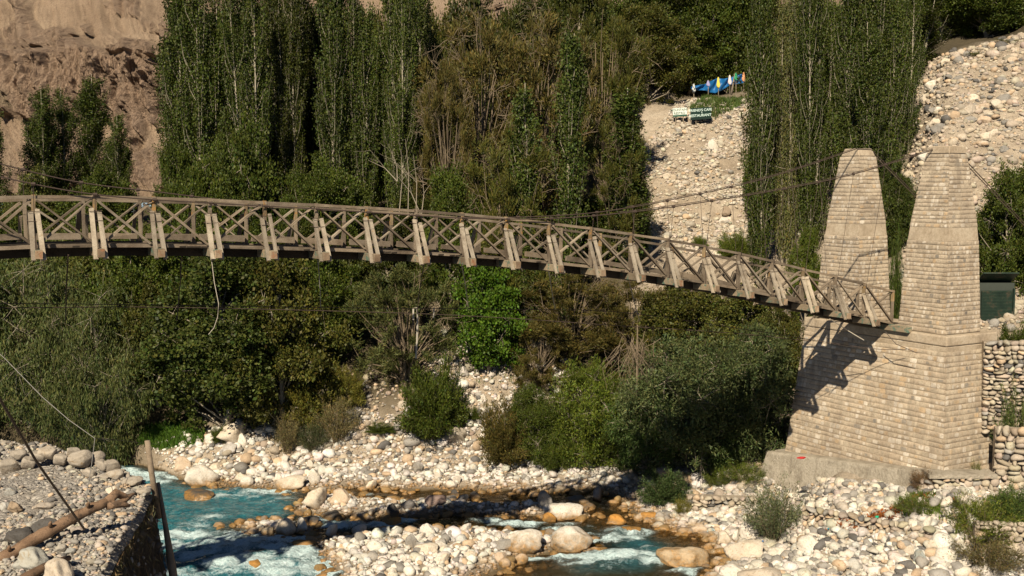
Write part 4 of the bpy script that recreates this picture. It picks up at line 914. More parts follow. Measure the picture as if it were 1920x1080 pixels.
def twigs(tm, p, d, ln, r0, depth, r, curl=.35, grav=0):
    n = 4; pts = [p]; q = p.copy(); dd = d.copy()
    for i in range(n):
        dd = unit(dd+r.normal(0, curl, 3)*.5+ZA*grav); q = q+dd*ln/n; pts.append(q)
    tm.tube(pts, list(np.linspace(r0, r0*.55, n+1)), 4, False)
    if depth > 0:
        for k in range(r.integers(2, 4)):
            j = r.integers(1, n+1); twigs(tm, pts[j], unit(dd+r.normal(0, .55, 3)), ln*r.uniform(.55, .8), r0*.6, depth-1, r, curl, grav)
def tamarisk(seed, hgt=9., rad=4., nb=60, per=420, bare=26, leaf=.24, mat='twig', low=.0):
    r = np.random.default_rng(seed); tm = MB(); P = []; D = []; K = []
    for s in range(5):
        az = r.uniform(0, 6.28); o = np.array([math.cos(az), math.sin(az), 0])*.3; e = o*3.5+ZA*hgt*.75+r.normal(0, .4, 3)
        tm.tube([o, o*1.7+ZA*hgt*.35, e], [.13, .09, .03], 6, False)
    for i in range(nb):
        v = unit(r.normal(size=3)); rr = r.uniform(.5, .95)
        c = np.array([v[0]*rad*rr, v[1]*rad*rr, hgt*(low+.5*(1-low))+v[2]*hgt*.48*(1-low)*rr*1.1])
        root = np.array([c[0]*.25, c[1]*.25, max(.3, c[2]*.5)]); 
        tm.tube([root, (root+c)/2+r.normal(0, .25, 3), c], [.05, .03, .012], 4, False)
        # sprays: plumes of fine needles along short arcs
        for j in range(12):
            d = unit(unit(c-root)*.6+r.normal(0, .7, 3)+ZA*.3); L = r.uniform(.5, 1.1)*rad/4
            n = int(per/12*r.uniform(.6, 1.4)); s = r.random(n)
            q = c+d*(s*L)[:, None]+np.array([0, 0, -.25])*(s**2)[:, None]*L+r.normal(0, .10, (n, 3))*(.5+s)[:, None]*rad/4
            P.append(q); D.append(np.tile(d, (n, 1))+ZA*.2); K.append(np.full(n, r.uniform(.7, 1.3)))
    for i in range(bare):
        v = unit(r.normal(size=3)); v[2] = abs(v[2])*1.1-.25
        p = np.array([v[0]*rad*.62, v[1]*rad*.62, hgt*.52+v[2]*hgt*.33]); twigs(tm, p, unit(v*np.array([1, 1, .8])), rad*.42, .022, 2, r, .45)
    P = np.concatenate(P); k = P[:, 2] > .15
    return mk_leaf('crown', [leaves(P[k], unit(np.concatenate(D))[k], leaf, .22, seed, .6, clump=np.concatenate(K)[k])]), tm.mesh('trunk', M[mat], True), hgt, rad*2
def shrub(seed, hgt=3., rad=1.8, ns=110, per=230, leaf=.16, asp=.3, up=.9):
    r = np.random.default_rng(seed); tm = MB(); P = []; D = []; K = []
    for i in range(ns):
        az = r.uniform(0, 6.283); el = math.acos(1-r.random()*up); d = np.array([math.sin(el)*math.cos(az), math.sin(el)*math.sin(az), math.cos(el)])
        L = r.uniform(.65, 1.05); o = np.array([math.cos(az), math.sin(az), 0])*r.random()*rad*.35
        tip = o*1.0+np.array([d[0]*rad, d[1]*rad, d[2]*hgt])*L; mid = (o+tip)/2+ZA*.12*hgt
        if i % 2 == 0: tm.tube([o, mid, tip], [.02, .013, .004], 3, False)
        n = int(per*r.uniform(.5, 1.4)); s = r.random(n)**.55
        q = o*((1-s)**2)[:, None]+2*mid*((1-s)*s)[:, None]+tip*(s**2)[:, None]+r.normal(0, .10*rad/1.8+.03, (n, 3))
        P.append(q); D.append(np.tile(unit(tip-mid), (n, 1))+ZA*.1); K.append(np.full(n, r.uniform(.7, 1.3)))
    P = np.concatenate(P); k = P[:, 2] > .02
    return mk_leaf('crown', [leaves(P[k], unit(np.concatenate(D))[k], leaf, asp, seed, .9, clump=np.concatenate(K)[k])]), tm.mesh('trunk', M['twig'], True), hgt, rad*2
PR = {}
PR['poplar'] = [poplar(1, 190, 20, 1.55, 240, .155), poplar(2, 220, 20, 1.5, 220, .155), poplar(3, 175, 20, 1.7, 250, .155)]
PR['slender'] = [poplar(5, 90, 14, .8, 240, .14, True), poplar(6, 100, 14, .95, 220, .14, True)]
PR['bushy'] = [bushy(11), bushy(12, nl=40), bushy(13, 8, 3.4, 30)]
PR['full'] = [bushy(61, 8, 3.4, 50, low=.0, sym=True), bushy(62, 8, 3.4, 46, low=.0, sym=True), bushy(63, 8, 3.2, 52, low=.0, sym=True)]
PR['mound'] = [bushy(71, 5, 3., 60, 1100, .17, .30, .0, 0, True), bushy(72, 5, 3., 54, 1100, .17, .30, .0, 0, True)]
PR['maple'] = [bushy(15, 6, 2.6, 46, 900, .17, .8, .02, 0, True)]
PR['willow'] = [bushy(21, 9, 5., 72, 950, .24, .24, .0, .5, True), bushy(22, 9, 5., 70, 950, .24, .24, .0, .45, True)]
PR['tamarisk'] = [tamarisk(31, 9, 4, 74, 560, 8), tamarisk(32, 9, 4, 76, 560, 30), tamarisk(33, 9, 4, 80, 560, 3)]
PR['shrub'] = [shrub(41), shrub(42, 3, 1.7, 120, 240, .15, .28), shrub(43, 3, 1.6, 70, 160, .12, .25, .7)]
def py_free(px, bot): return px < 1560 or bot > 890
def hitY(px, py, lo=38, hi=66):
    for Yc in np.arange(lo, hi, .15):
        p = W(px, py, Yc)
        if p[2] <= h1(p[0], p[1]): return Yc
    return hi
def tree(kind, px, top, bot, wpx, Y, col, label, group=None, var=None, name=None, cat='tree', snap=True, sq=1.0):
    """top,bot: rows of the crown top and foot; foot is set on the ground at distance Y"""
    if Y < 58.5 and bot > 700 and py_free(px, bot): Y = hitY(px, bot)+ (0 if kind == 'shrub' else wpx*Y/F*.18)
    p = W(px, bot, Y); X = p[0]
    g = h1(X, Y); 
    if snap: zb = g-.05
    else: zb = p[2]
    zt = W(px, top, Y)[2]; hh = zt-zb; ww = wpx*Y/F
    pr = PR[kind]; cr, tk, ph, pw = pr[(random.randrange(len(pr)) if var is None else var) % len(pr)]
    nm = name or {'poplar': 'poplar_tree', 'slender': 'poplar_tree', 'bushy': 'leafy_tree', 'full': 'leafy_tree', 'mound': 'willow_shrub', 'maple': 'leafy_tree', 'willow': 'willow_tree', 'tamarisk': 'tamarisk_tree', 'shrub': 'shrub'}[kind]
    e = empty(nm, (X, Y, zb), random.uniform(0, 6.28)); e.scale = (ww/pw, ww/pw*sq, hh/ph)
    tag(e, label, cat, group)
    c = link('crown', cr, e); v_ = random.uniform(.9, 1.12); c.color = (col[0]*v_, col[1]*v_, col[2]*v_, 1); link('trunk', tk, e)
    return e
DG = (.042, .052, .009); MG = (.058, .080, .013); BG = (.064, .122, .012); OL = (.076, .080, .018); OB = (.100, .086, .026); WG = (.082, .100, .038); GG = (.092, .105, .028); PG = (.054, .074, .015); YG = (.14, .135, .028); LG = (.085, .115, .017)
gb = 'trees filling the wood behind the bridge'
T = [ # kind px top bot width Y colour label variant
 ('poplar', -8, 180, 380, 60, 84, PG, 'poplar at the left edge of the photo, only half in view', 0),
 ('poplar', 78, 165, 390, 62, 88, PG, 'short poplar in front of the brown cliff, left of its pair', 1), ('poplar', 118, 160, 390, 66, 90, PG, 'short poplar in front of the brown cliff with a feathery double top', 2),
 ('poplar', 182, 140, 390, 74, 92, PG, 'tallest of the short poplars in front of the brown cliff', 0), ('poplar', 220, 215, 390, 50, 88, PG, 'lowest and rightmost of the short poplars before the cliff', 1),
 ('full', 60, 330, 400, 130, 80, GG, 'pale green round tree below the leftmost short poplars', 0), ('full', 190, 320, 400, 130, 80, MG, 'round tree below the tallest short poplar', 1),
 ('poplar', 340, -90, 390, 70, 72, PG, 'leftmost of the tall poplars, edging the brown cliff', 0), ('poplar', 384, -130, 390, 74, 71, PG, 'second of the tall poplars from the cliff', 1), ('poplar', 425, -60, 390, 60, 76, DG, 'tall dark poplar set back behind the second one', 2), ('poplar', 478, -140, 390, 70, 70, PG, 'tall poplar with long pale bare stems showing', 2), ('poplar', 525, -80, 390, 60, 78, DG, 'tall dark poplar beside the black gap', 0),
 ('poplar', 580, -120, 390, 70, 78, DG, 'tall dark poplar right of the black gap', 1), ('poplar', 625, -150, 390, 66, 70, PG, 'tall poplar above the rounded green tree, left of the notch of mountain', 0), ('poplar', 674, -120, 390, 58, 71, PG, 'tall poplar immediately left of the notch of mountain', 1), ('poplar', 752, -130, 390, 60, 70, PG, 'tall poplar immediately right of the notch of mountain', 2), ('poplar', 790, -60, 390, 56, 76, PG, 'tall poplar behind the left side of the big tamarisk', 1),
 ('full', 470, 240, 420, 150, 66, MG, 'rounded green tree at the foot of the tall poplars', 0), ('full', 400, 270, 420, 120, 67, MG, 'rounded green tree left of the largest rounded one', 1), ('full', 335, 290, 430, 90, 68, MG, 'green tree at the foot of the leftmost tall poplar', 2), ('full', 620, 300, 420, 130, 67, MG, 'rounded green tree between tall poplars above the rail', 1), ('full', 690, 60, 390, 70, 79, LG, 'lighter green round topped tree below the notch of mountain', 0), ('full', 850, 335, 430, 120, 62, MG, 'low green tree rising just above the bridge rail near its middle', 2), ('full', 560, 330, 420, 90, 66, MG, 'low green tree beside the black gap', 0),
 ('poplar', 552, -100, 390, 54, 73, DG, 'slim dark poplar standing in the black gap between the tall poplars', 1),
 ('tamarisk', 900, 30, 400, 250, 70, OB, 'largest tamarisk, brownish olive with bare curling branches', 1), ('tamarisk', 1010, 30, 400, 230, 73, OB, 'brownish tamarisk right of the largest one', 1), ('tamarisk', 1130, -20, 400, 180, 77, OL, 'olive tamarisk behind the slender poplars', 0), ('full', 1215, 20, 300, 140, 93, OL, 'dark olive tamarisk left of the cafe signs', 2), ('tamarisk', 840, 120, 400, 130, 66, OB, 'twiggy brown tamarisk reaching left with pale bare twigs', 1), ('tamarisk', 960, 230, 420, 200, 62, OL, 'lower olive tamarisk above the middle of the bridge', 1), ('tamarisk', 1150, 230, 420, 140, 66, OL, 'olive tamarisk between the two right hand slender poplars', 1),
 ('slender', 985, 155, 405, 56, 61, (.062, .088, .020), 'leftmost of the three slender poplars above the bridge', 0), ('slender', 1070, 62, 410, 62, 62, (.062, .088, .020), 'tallest and middle of the three slender poplars above the bridge', 1), ('slender', 1174, 165, 420, 72, 66, (.062, .088, .020), 'rightmost of the three slender poplars above the bridge', 0), ('slender', 1200, 330, 440, 36, 68, (.062, .088, .020), 'short young poplar beside the rubble hillside', 1),
 ('full', 1330, -50, 260, 190, 106, MG, 'dark round tree above the blue tarpaulin', 0), ('full', 1250, -60, 260, 160, 104, DG, 'dark tree left of the blue tarpaulin', 1), ('full', 1400, -40, 260, 150, 108, DG, 'dark tree behind the right end of the blue tarpaulin', 2), ('full', 1290, 60, 250, 110, 104, OL, 'olive tree right above the left end of the tarpaulin', 2),
 ('poplar', 1424, -130, 480, 58, 66, PG, 'leftmost poplar of the right hand clump, its white stem showing low down', 0), ('poplar', 1475, -150, 480, 44, 68, (.11, .12, .045), 'pale thin leaved poplar of the right hand clump', 1), ('poplar', 1528, -140, 480, 60, 65, PG, 'poplar of the right hand clump directly left of the left tower', 2), ('poplar', 1588, -150, 500, 62, 64, PG, 'poplar of the right hand clump rising behind the left tower', 0), ('poplar', 1645, -140, 500, 60, 63, PG, 'poplar of the right hand clump between the two towers', 1), ('poplar', 1694, -110, 500, 50, 65, PG, 'rightmost poplar of the right hand clump', 2), ('poplar', 1500, -100, 480, 60, 70, DG, 'dark poplar hidden in the middle of the right hand clump', 1), ('poplar', 1555, -60, 480, 60, 70, MG, 'lighter poplar hidden in the middle of the right hand clump', 2), ('poplar', 1620, 40, 500, 70, 61, PG, 'shorter poplar directly behind the left tower top', 0),
 ('full', 1600, 330, 540, 110, 58, PG, 'bushy tree behind the foot of the left tower', 1), ('full', 1670, 300, 540, 90, 58, PG, 'bushy tree in the gap between the towers', 0), ('full', 1510, 440, 540, 60, 58, LG, 'low bright shrub left of the left tower above the bridge', 2),
 ('full', 1880, 325, 570, 130, 53.5, MG, 'green tree right of the right tower above the green shed', 0), ('full', 1935, 300, 600, 120, 55, MG, 'green tree cut by the right edge of the photo', 1),
 ('full', 1760, -60, 130, 150, 84, MG, 'dark tree on the crest above the dirt slope, nearest the poplars', 0), ('full', 1850, -70, 120, 160, 82, MG, 'dark tree on the middle of the crest above the dirt slope', 1), ('full', 1930, -50, 110, 150, 84, MG, 'dark tree on the crest at the right edge', 2), ('full', 1725, -20, 150, 90, 86, LG, 'yellowish green tree on the crest beside the poplars', 1),
 ('full', 1465, 560, 760, 90, 58, OL, 'olive bush hard against the pier under the bridge end', 0),
 # below the deck
 ('willow', 60, 470, 880, 330, 57, WG, 'largest weeping willow at the left below the bridge', 0), ('willow', 190, 545, 900, 230, 53.5, WG, 'weeping willow hanging over the rapids', 1), ('willow', -80, 480, 880, 260, 56, WG, 'weeping willow at the left edge below the bridge', 1),
 ('full', 250, 450, 850, 190, 62, MG, 'dark green tree right behind the willows', 0), ('full', 300, 540, 800, 170, 57.5, OL, 'olive tree between the willow and the dense dark green tree', 1), ('full', 420, 490, 860, 270, 55, (.062, .082, .02), 'dense dark green tree above the large flat topped boulder', 2), ('full', 530, 480, 850, 210, 57.5, OL, 'olive green tree below the bridge left of the rounded tamarisk', 0), ('full', 600, 470, 780, 160, 61, MG, 'dark green tree half behind the rounded tamarisk', 1), ('tamarisk', 470, 500, 800, 150, 62, OL, 'brownish tree glimpsed behind the olive green one', 2),
 ('tamarisk', 765, 490, 800, 235, 57.5, (.088, .10, .038), 'rounded grey green tamarisk below the middle of the bridge', 2), ('maple', 918, 495, 700, 140, 60, BG, 'vivid bright green tree below the middle of the bridge', 0), ('full', 830, 470, 720, 120, 65, MG, 'dark tree between the rounded tamarisk and the bright green tree', 2), ('full', 1000, 490, 700, 130, 66, MG, 'green tree behind the vivid bright green one', 0),
 ('tamarisk', 1070, 510, 740, 230, 58, OB, 'broad brown tamarisk right of the vivid bright green tree', 1), ('tamarisk', 1180, 520, 760, 190, 57, OB, 'brown tamarisk with a fan of dry hanging twigs', 1), ('tamarisk', 1010, 590, 780, 120, 56.5, OB, 'small brown tamarisk at the edge of the bare slope', 2),
 ('full', 1290, 520, 760, 190, 58, OL, 'olive tree below the right half of the bridge', 1), ('full', 1390, 550, 760, 160, 57, (.09, .10, .025), 'yellowish olive tree nearest the pier below the bridge', 2), ('tamarisk', 1240, 560, 780, 150, 56, OL, 'olive brown tamarisk behind the big willow shrub', 0)]
for a in T: tree(*a[:7], a[7], None, a[8])
# a wood behind, in rows
def back(n, x0, x1, Y0, Y1, tlo, thi, wr, kind, cols, label, group):
    for i in range(n):
        px = x0+(x1-x0)*(i+random.uniform(.2, .8))/n; Y = random.uniform(Y0, Y1)
        tree(kind, px, random.uniform(tlo, thi), 400, random.uniform(*wr), Y, random.choice(cols), label, group)
back(9, 345, 690, 84, 92, -40, 60, (70, 100), 'poplar', [DG, PG], 'dark tall poplar deep in the wood behind the first poplars', 'poplars deep in the wood')
back(7, 735, 1180, 84, 92, -60, 60, (110, 150), 'full', [DG, DG, OL], 'dark tree deep in the wood behind the tamarisks', 'trees deep behind the tamarisks')
back(5, 1000, 1400, 100, 108, -80, -20, (110, 150), 'full', [DG, MG], 'dark tree deep behind the cafe signs', 'trees deep behind the cafe')
back(6, -50, 300, 66, 72, 395, 440, (120, 160), 'full', [MG, GG], 'green tree just behind the left part of the bridge', 'trees just behind the left part of the bridge')
back(8, 300, 1180, 63, 67, 350, 440, (120, 160), 'full', [MG, DG, PG], 'green tree filling in just behind the bridge deck', 'trees just behind the bridge deck')
back(4, 1690, 1960, 92, 98, -100, -40, (130, 170), 'bushy', [DG], 'dark tree behind the trees on the crest', 'trees behind the crest')
back(5, 1400, 1720, 73, 78, -60, 40, (70, 90), 'poplar', [DG], 'dark poplar at the back of the right hand clump', 'poplars at the back of the right hand clump')
Sx = [('shrub', 1676, 425, 540, 44, 51.5, (.05, .075, .016), 'added dark bush standing in for rocky shade between the two towers', 0), ('shrub', 815, 660, 825, 120, 53.5, MG, 'upright dark green willow bush on the far bank slope', 0), ('mound', 1105, 685, 890, 160, 51.2, LG, 'bright willow bush beside the brown twiggy one on the bank', 1), ('mound', 1160, 750, 890, 110, 51.5, MG, 'dark willow bush just left of the giant one', 0),  # bush between the towers is added to darken a gap of rocky shade
 ('mound', 1285, 640, 910, 260, 50, (.085, .11, .05), 'giant grey green willow shrub left of the pier', 1), ('mound', 1405, 635, 885, 200, 51.5, (.08, .105, .045), 'giant willow shrub touching the pier wall', 0), ('mound', 1215, 720, 900, 150, 49.6, (.06, .10, .03), 'dark willow shrub at the left foot of the giant one', 1), ('mound', 1350, 730, 900, 150, 48.8, (.055, .09, .028), 'dark shrub at the shaded foot of the giant willow shrub', 0),
 ('shrub', 945, 735, 870, 100, 52, OB, 'brownish olive bush at the foot of the bare slope', 1), ('mound', 1000, 735, 880, 120, 51.5, MG, 'dark green bush right of the brownish olive one', 0), ('shrub', 1050, 800, 880, 80, 51, MG, 'low green bush between two willow bushes', 1),
 ('shrub', 585, 775, 850, 66, 52.5, (.05, .062, .03), 'grey green low bush above the pale cobbles', 2), ('shrub', 575, 690, 800, 90, 55, YG, 'yellowish green bush below the olive green tree', 1), ('shrub', 630, 720, 830, 90, 53.2, (.15, .13, .07), 'pale brown twiggy bush right of the grey green one', 2), ('shrub', 540, 750, 850, 60, 53, (.15, .13, .07), 'pale brown twiggy bush left of the grey green one', 2),
 ('shrub', 1250, 875, 945, 90, 47, (.05, .08, .03), 'low dark shrub over the shaded bank', 0), ('shrub', 1400, 860, 905, 100, 46, LG, 'bright leafy weeds left of the footing', 2), ('shrub', 1345, 870, 915, 70, 46.5, LG, 'bright leafy weeds beside the low dark shrub', 2), ('shrub', 1280, 925, 965, 40, 45, YG, 'yellow green weeds at the waterline of the right bank', 2),
 ('shrub', 1450, 885, 1015, 120, 42, (.10, .12, .07), 'feathery grey green bush among the stones in front of the footing', 2), ('shrub', 1715, 915, 968, 84, 42.4, (.10, .13, .03), 'grass tuft under the right end of the footing', 2), ('shrub', 1845, 915, 1030, 150, 41.5, (.11, .135, .025), 'big grassy bush at the lower right', 2), ('shrub', 1900, 905, 990, 90, 42.5, (.07, .11, .03), 'green bush at the lower right edge', 1), ('shrub', 1850, 985, 1078, 140, 40, (.14, .12, .06), 'brownish weeds at the bottom right corner', 2), ('shrub', 1795, 925, 960, 30, 42.6, GG, 'small pale weed beside the low stone wall', 2),
 ('shrub', 1725, 868, 925, 46, 43.2, (.16, .10, .06), 'dead brown bush at the corner of the pier foot', 2), ('shrub', 1905, 690, 860, 90, 44.2, (.08, .11, .035), 'leafy shrub overhanging the dry stone wall at the right edge', 2), ('shrub', 1905, 600, 700, 80, 49, MG, 'dark shrub beside the green shed', 0), ('shrub', 885, 762, 790, 40, 54.5, MG, 'small green weed on the bare bank slope', 0), ('shrub', 715, 790, 812, 56, 53.5, MG, 'low green weed between the boulders on the slope', 1), ('shrub', 415, 795, 830, 40, 54, MG, 'small green plant above the large flat topped boulder', 1), ('shrub', 1830, 855, 880, 24, 43.6, GG, 'tiny weed growing at the foot of the pier', 2), ('shrub', 1880, 70, 110, 50, 70, GG, 'pale shrub on the rim of the dirt slope', 2), ('shrub', 1820, 95, 125, 40, 69, GG, 'small shrub on the rim of the dirt slope left of the pale one', 2), ('shrub', 650, 680, 760, 70, 57.5, YG, 'yellow green bush under the rounded tamarisk', 1), ('shrub', 1375, 430, 500, 60, 70, LG, 'green bush at the foot of the rubble hillside', 1), ('shrub', 1310, 440, 480, 30, 72, LG, 'small green plant on the rubble just above the rail', 1)]
for a in Sx:
    cat = 'bush' if 'weed' not in a[7] and 'grass ' not in a[7] else 'weeds'
    tree(*a[:7], a[7], None, a[8], cat=cat)
# dry hanging twigs of the tamarisk below the deck
r = np.random.default_rng(9); m = MB(); P = W(1195, 640, 53.2)
for i in range(46):
    d = unit(np.array([r.normal(0, .55), r.normal(0, .3), -1.0])); twigs(m, P+r.normal(0, .3, 3)*np.array([1.4, 1, .6]), d, r.uniform(.9, 1.9), .016, 1, r, .25, -.05)
m.tube([P+ZA*-2.9, P+ZA*-1, P+ZA*.8], [.05, .05, .03], 6)
worldbuild(m, 'dead_branches', 'twig', 'fan of dry hanging twigs below the right half of the bridge', 'branches')
m = MB(); P = W(790, 385, 64)
for (x0, y0, x1, y1) in [(790, 395, 745, 330), (745, 330, 690, 300), (745, 330, 735, 290), (780, 395, 775, 290), (765, 395, 760, 260), (748, 395, 752, 280), (790, 395, 792, 330)]:
    m.tube([W(x0, y0+10, 63), W((x0+x1)/2+4, (y0+y1)/2, 63.2), W(x1, y1, 63)], [.03, .022, .008], 5, False); twigs(m, W((x0+x1)/2+4, (y0+y1)/2, 63.2), unit(np.array([random.uniform(-1, 1), 0, 1.])), 1.3, .014, 1, np.random.default_rng(x1), .3)
worldbuild(m, 'dead_tree', 'bark', 'cluster of pale bare stems just above the bridge rail', 'tree')
# extra pale poplar stems
def stem(px, top, bot, Y, r0, label):
    m = MB(); a = W(px, bot, Y); a[2] = min(a[2], h1(a[0], a[1])); b = W(px+random.uniform(-6, 6), top, Y); mid = (a+b)/2+np.array([random.uniform(-.15, .15), 0, 0])
    m.tube([a, mid, b], [r0, r0*.75, r0*.15], 7); [twigs(m, a*(1-q)+b*q, unit(np.array([random.uniform(-.5, .5), random.uniform(-.3, .3), 1.])), 1.6, .03, 1, np.random.default_rng(int(q*90)), .2) for q in (.45, .6, .7, .8, .9, .98)]; worldbuild(m, 'bare_tree', 'bark_pale', label, 'tree', smooth=True)
stem(1427, 300, 480, 65.8, .09, 'white bare poplar trunk left of the towers above the rail')

# bright grass patch
def grass(name, poly, n, h, col, label, ylim):
    s_ = rng.uniform(-.55, .55, n*30); Y = rng.uniform(*ylim, n*30); X = s_*Y; z = H(X, Y); px, py = proj(np.stack([X, Y, z], -1)); k = in_px(poly, px, py)
    P = np.stack([X, Y, z], -1)[k][:n]; c = len(P); P[:, 2] += h*.4
    v, f, cc = leaves(P, np.tile(ZA, (c, 1)), h*1.3, .10, 77, .7)
    o = link(name, npmesh(name, v, f, M['leaf'], False, cols=cc)); o.color = (*col, 1); tag(o, label, 'grass', kind='stuff')
grass('grass', [(255, 835), (270, 805), (330, 795), (385, 812), (380, 835), (300, 845)], 16000, .34, (.06, .125, .016), 'bright green grass patch under the trees on the far bank', (54, 64))
grass('grass', [(1290, 205), (1330, 180), (1395, 168), (1398, 195), (1340, 225)], 4000, .45, (.07, .11, .03), 'green grass on the edge of the cafe terrace', (86, 96))
grass('grass', [(880, 700), (990, 690), (985, 720), (900, 725)], 2500, .2, (.09, .13, .03), 'sparse grass at the top of the bare bank slope', (54, 61))
grass('grass', [(1670, 970), (1690, 935), (1760, 930), (1765, 975)], 2500, .3, (.09, .14, .02), 'green grass beside the low stone wall at the foot of the pier', (40, 44.5))
grass('grass', [(1790, 1020), (1800, 950), (1930, 930), (1930, 1010)], 6000, .32, (.11, .14, .03), 'yellow green grass on the lower right slope', (38, 44.5))

# ------------------------------------------------------------------ dry stone walls at the right, shed, signs, tarpaulin and flags
def drywall(name, A_, B_, h_, thick, label, sr=(.11, .26), seed=3):
    e = empty(name, tuple(A_)); tag(e, label, 'wall')
    A_ = np.array(A_); B_ = np.array(B_); L = np.linalg.norm((B_-A_)[:2]); d = (B_-A_)/np.linalg.norm(B_-A_); nn = np.array([d[1], -d[0], 0])
    m = MB(); m.beam(A_+ZA*h_/2-nn*thick*.6, B_+ZA*h_/2-nn*thick*.6, thick*.9, h_-.1); m.build('core', M['ground'], e)
    r = np.random.default_rng(seed); Vs = []; Cs = []; n = 0; z = -.2
    while z < h_:
        x = 0; hh = r.uniform(*sr)*.9
        while x < L:
            w_ = r.uniform(sr[0], sr[1])*r.uniform(.9, 2.1); p = A_+d*(x+w_/2)+ZA*(z+hh/2+r.normal(0, .02))+nn*r.normal(0, .03)
            q_ = r.uniform(.6, 1.35); v = SH[r.integers(len(SH))]*np.array([w_*.64, thick*.45, hh*.75*q_]); ta = r.normal(0, .25); v = np.stack([v[:, 0]*math.cos(ta)-v[:, 2]*math.sin(ta), v[:, 1], v[:, 0]*math.sin(ta)+v[:, 2]*math.cos(ta)], 1); a = math.atan2(d[1], d[0]); v = np.stack([v[:, 0]*math.cos(a)-v[:, 1]*math.sin(a), v[:, 0]*math.sin(a)+v[:, 1]*math.cos(a), v[:, 2]], 1)
            Vs.append(v+p-A_); Cs.append(stone_cols(1, .03, .06, (.47, .41, .325))); n += 1; x += w_
        z += hh
    me = npmesh('stones', np.concatenate(Vs), (IF[None]+len(IV)*np.arange(n)[:, None, None]).reshape(-1, 3), M['dryrock'], True, cols=np.repeat(np.concatenate(Cs), len(IV), 0))
    link('stones', me, e)
pa = W(1862, 940, 43.2); pb_ = W(1990, 920, 42.6)
drywall('dry_stone_wall', (pa[0], pa[1], 1.4), (pb_[0], pb_[1], 1.4), 2.6, .5, 'dry stone wall against the right side of the pier', (.16, .34))
drywall('dry_stone_wall', (pa[0]+.1, pa[1]+1.6, 3.6), (pb_[0], pb_[1]+1.8, 3.6), 3.6, .6, 'steep pale stone wall above the dry stone wall at the right edge', (.12, .25), 5)
pa = W(1722, 930, 42.9); pb_ = W(1862, 920, 42.9)
drywall('dry_stone_wall', (pa[0], pa[1], .7), (pb_[0], pb_[1], .9), 1.15, .45, 'low stone wall along the foot of the pier', (.12, .26), 8)
m = MB(); a = W(1735, 880, 43.2); b = W(1862, 872, 43.2); m.beam((a[0], a[1], 2.15), (b[0], b[1], 2.15), .9, .16); worldbuild(m, 'wall_coping', 'footing', 'thin concrete coping on the low stone wall at the foot of the pier', 'coping')
pa = W(1828, 1010, 40.3); pb_ = W(1990, 990, 39.8)
drywall('dry_stone_wall', (pa[0], pa[1], .2), (pb_[0], pb_[1], .2), .9, .4, 'low rough stone wall at the bottom right corner', (.12, .24), 12)
def rubblewall(x0, y0, x1, y1, h_, label, seed):
    Ya, Yb = hitY(x0, y0), hitY(x1, y1); a_ = W(x0, y0, Ya); b_ = W(x1, y1, Yb)
    zb0 = min(h1(a_[0], a_[1]), h1(b_[0], b_[1]))
    drywall('dry_stone_wall', (a_[0], a_[1], zb0), (b_[0], b_[1], zb0), h_, .55, label, (.09, .24), seed)
rubblewall(1505, 1002, 1745, 1012, .95, 'tumbled low rubble wall among the stones below the footing', 21)
rubblewall(1288, 962, 1425, 950, .75, 'short rubble wall beside the dark pool left of the grey green bush', 23)
# rubbish
def bit(px, py, w_, col, label, cat, nm):
    for Yc in np.arange(36, 60, .05):
        p = W(px, py, Yc)
        if p[2] <= h1(p[0], p[1])+.15: break
    m = MB(); s = w_*Yc/F
    v = SH[3]*np.array([s/2, s/2, s*.28])+p+ZA*.1; m.add(v, [tuple(int(q) for q in f) for f in IF])
    t_ = plain('plastic_'+nm, col, .4, .1); o = m.build(nm, t_, smooth=True); tag(o, label, cat)
bit(1644, 974, 12, (.02, .42, .24), 'bright green plastic bowl lying on the stones below the footing', 'litter', 'plastic_bowl')
bit(1553, 996, 6, (.02, .25, .35), 'tiny blue plastic scrap on the stones', 'litter', 'plastic_scrap'); bit(1430, 1019, 6, (.02, .15, .4), 'tiny blue bag scrap among the boulders', 'litter', 'plastic_scrap')
P = W(1503, 861, 45.6); m = MB(); v = SH[5]*np.array([.24, .16, .06])+np.array([P[0], P[1], 2.2]); m.add(v, [tuple(int(q) for q in f) for f in IF]); o = m.build('cloth', plain('red_cloth', (.45, .03, .03), .8)); tag(o, 'red cloth scrap lying on the footing of the pier', 'litter')
X_, Y_ = rng.normal(0, .75, 900), rng.normal(0, .16, 900); Pm = W(1658, 928, 42.4)
Pp = np.stack([Pm[0]+X_, Pm[1]+Y_, H(Pm[0]+X_, Pm[1]+Y_)+.2], -1); v, f, cc = leaves(Pp, unit(rng.normal(size=(900, 3))), .16, .3, 5, 1)
o = link('dead_leaves', npmesh('dead_leaves', v, f, M['leaf'], False, cols=cc)); o.color = (.26, .09, .03, 1); tag(o, 'strip of rusty brown dead leaves under the footing', 'leaves', kind='stuff')

# green shed
M['shed'] = None; t = NT('green_corrugated'); p = t.pos(); n = t.noise(p, 2.5, 5, .7); t.col(t.ramp(n, [(.35, (.009, .022, .015)), (.55, (.018, .036, .023)), (.7, (.08, .057, .038))])); t.rough(.6); M['shed'] = t.m
sh = empty('shed', tuple(W(1868, 615, 51))); tag(sh, 'small green shed with a roller shutter beside the right tower', 'shed')
a = W(1838, 615, 51); b = W(1896, 612, 51); zl = min(a[2], b[2])-.6; zh = W(1868, 545, 51)[2]
m = MB(); nn_ = 34
for i in range(nn_):
    z0 = zl+(zh-zl)*i/nn_; z1 = zl+(zh-zl)*(i+.8)/nn_; m.beam((a[0], a[1], (z0+z1)/2), (b[0], b[1], (z0+z1)/2), .05, z1-z0)
m.beam((a[0], a[1]+.03, (zl+zh)/2), (b[0], b[1]+.03, (zl+zh)/2), .02, zh-zl); m.build('shutter', M['shed'], sh)
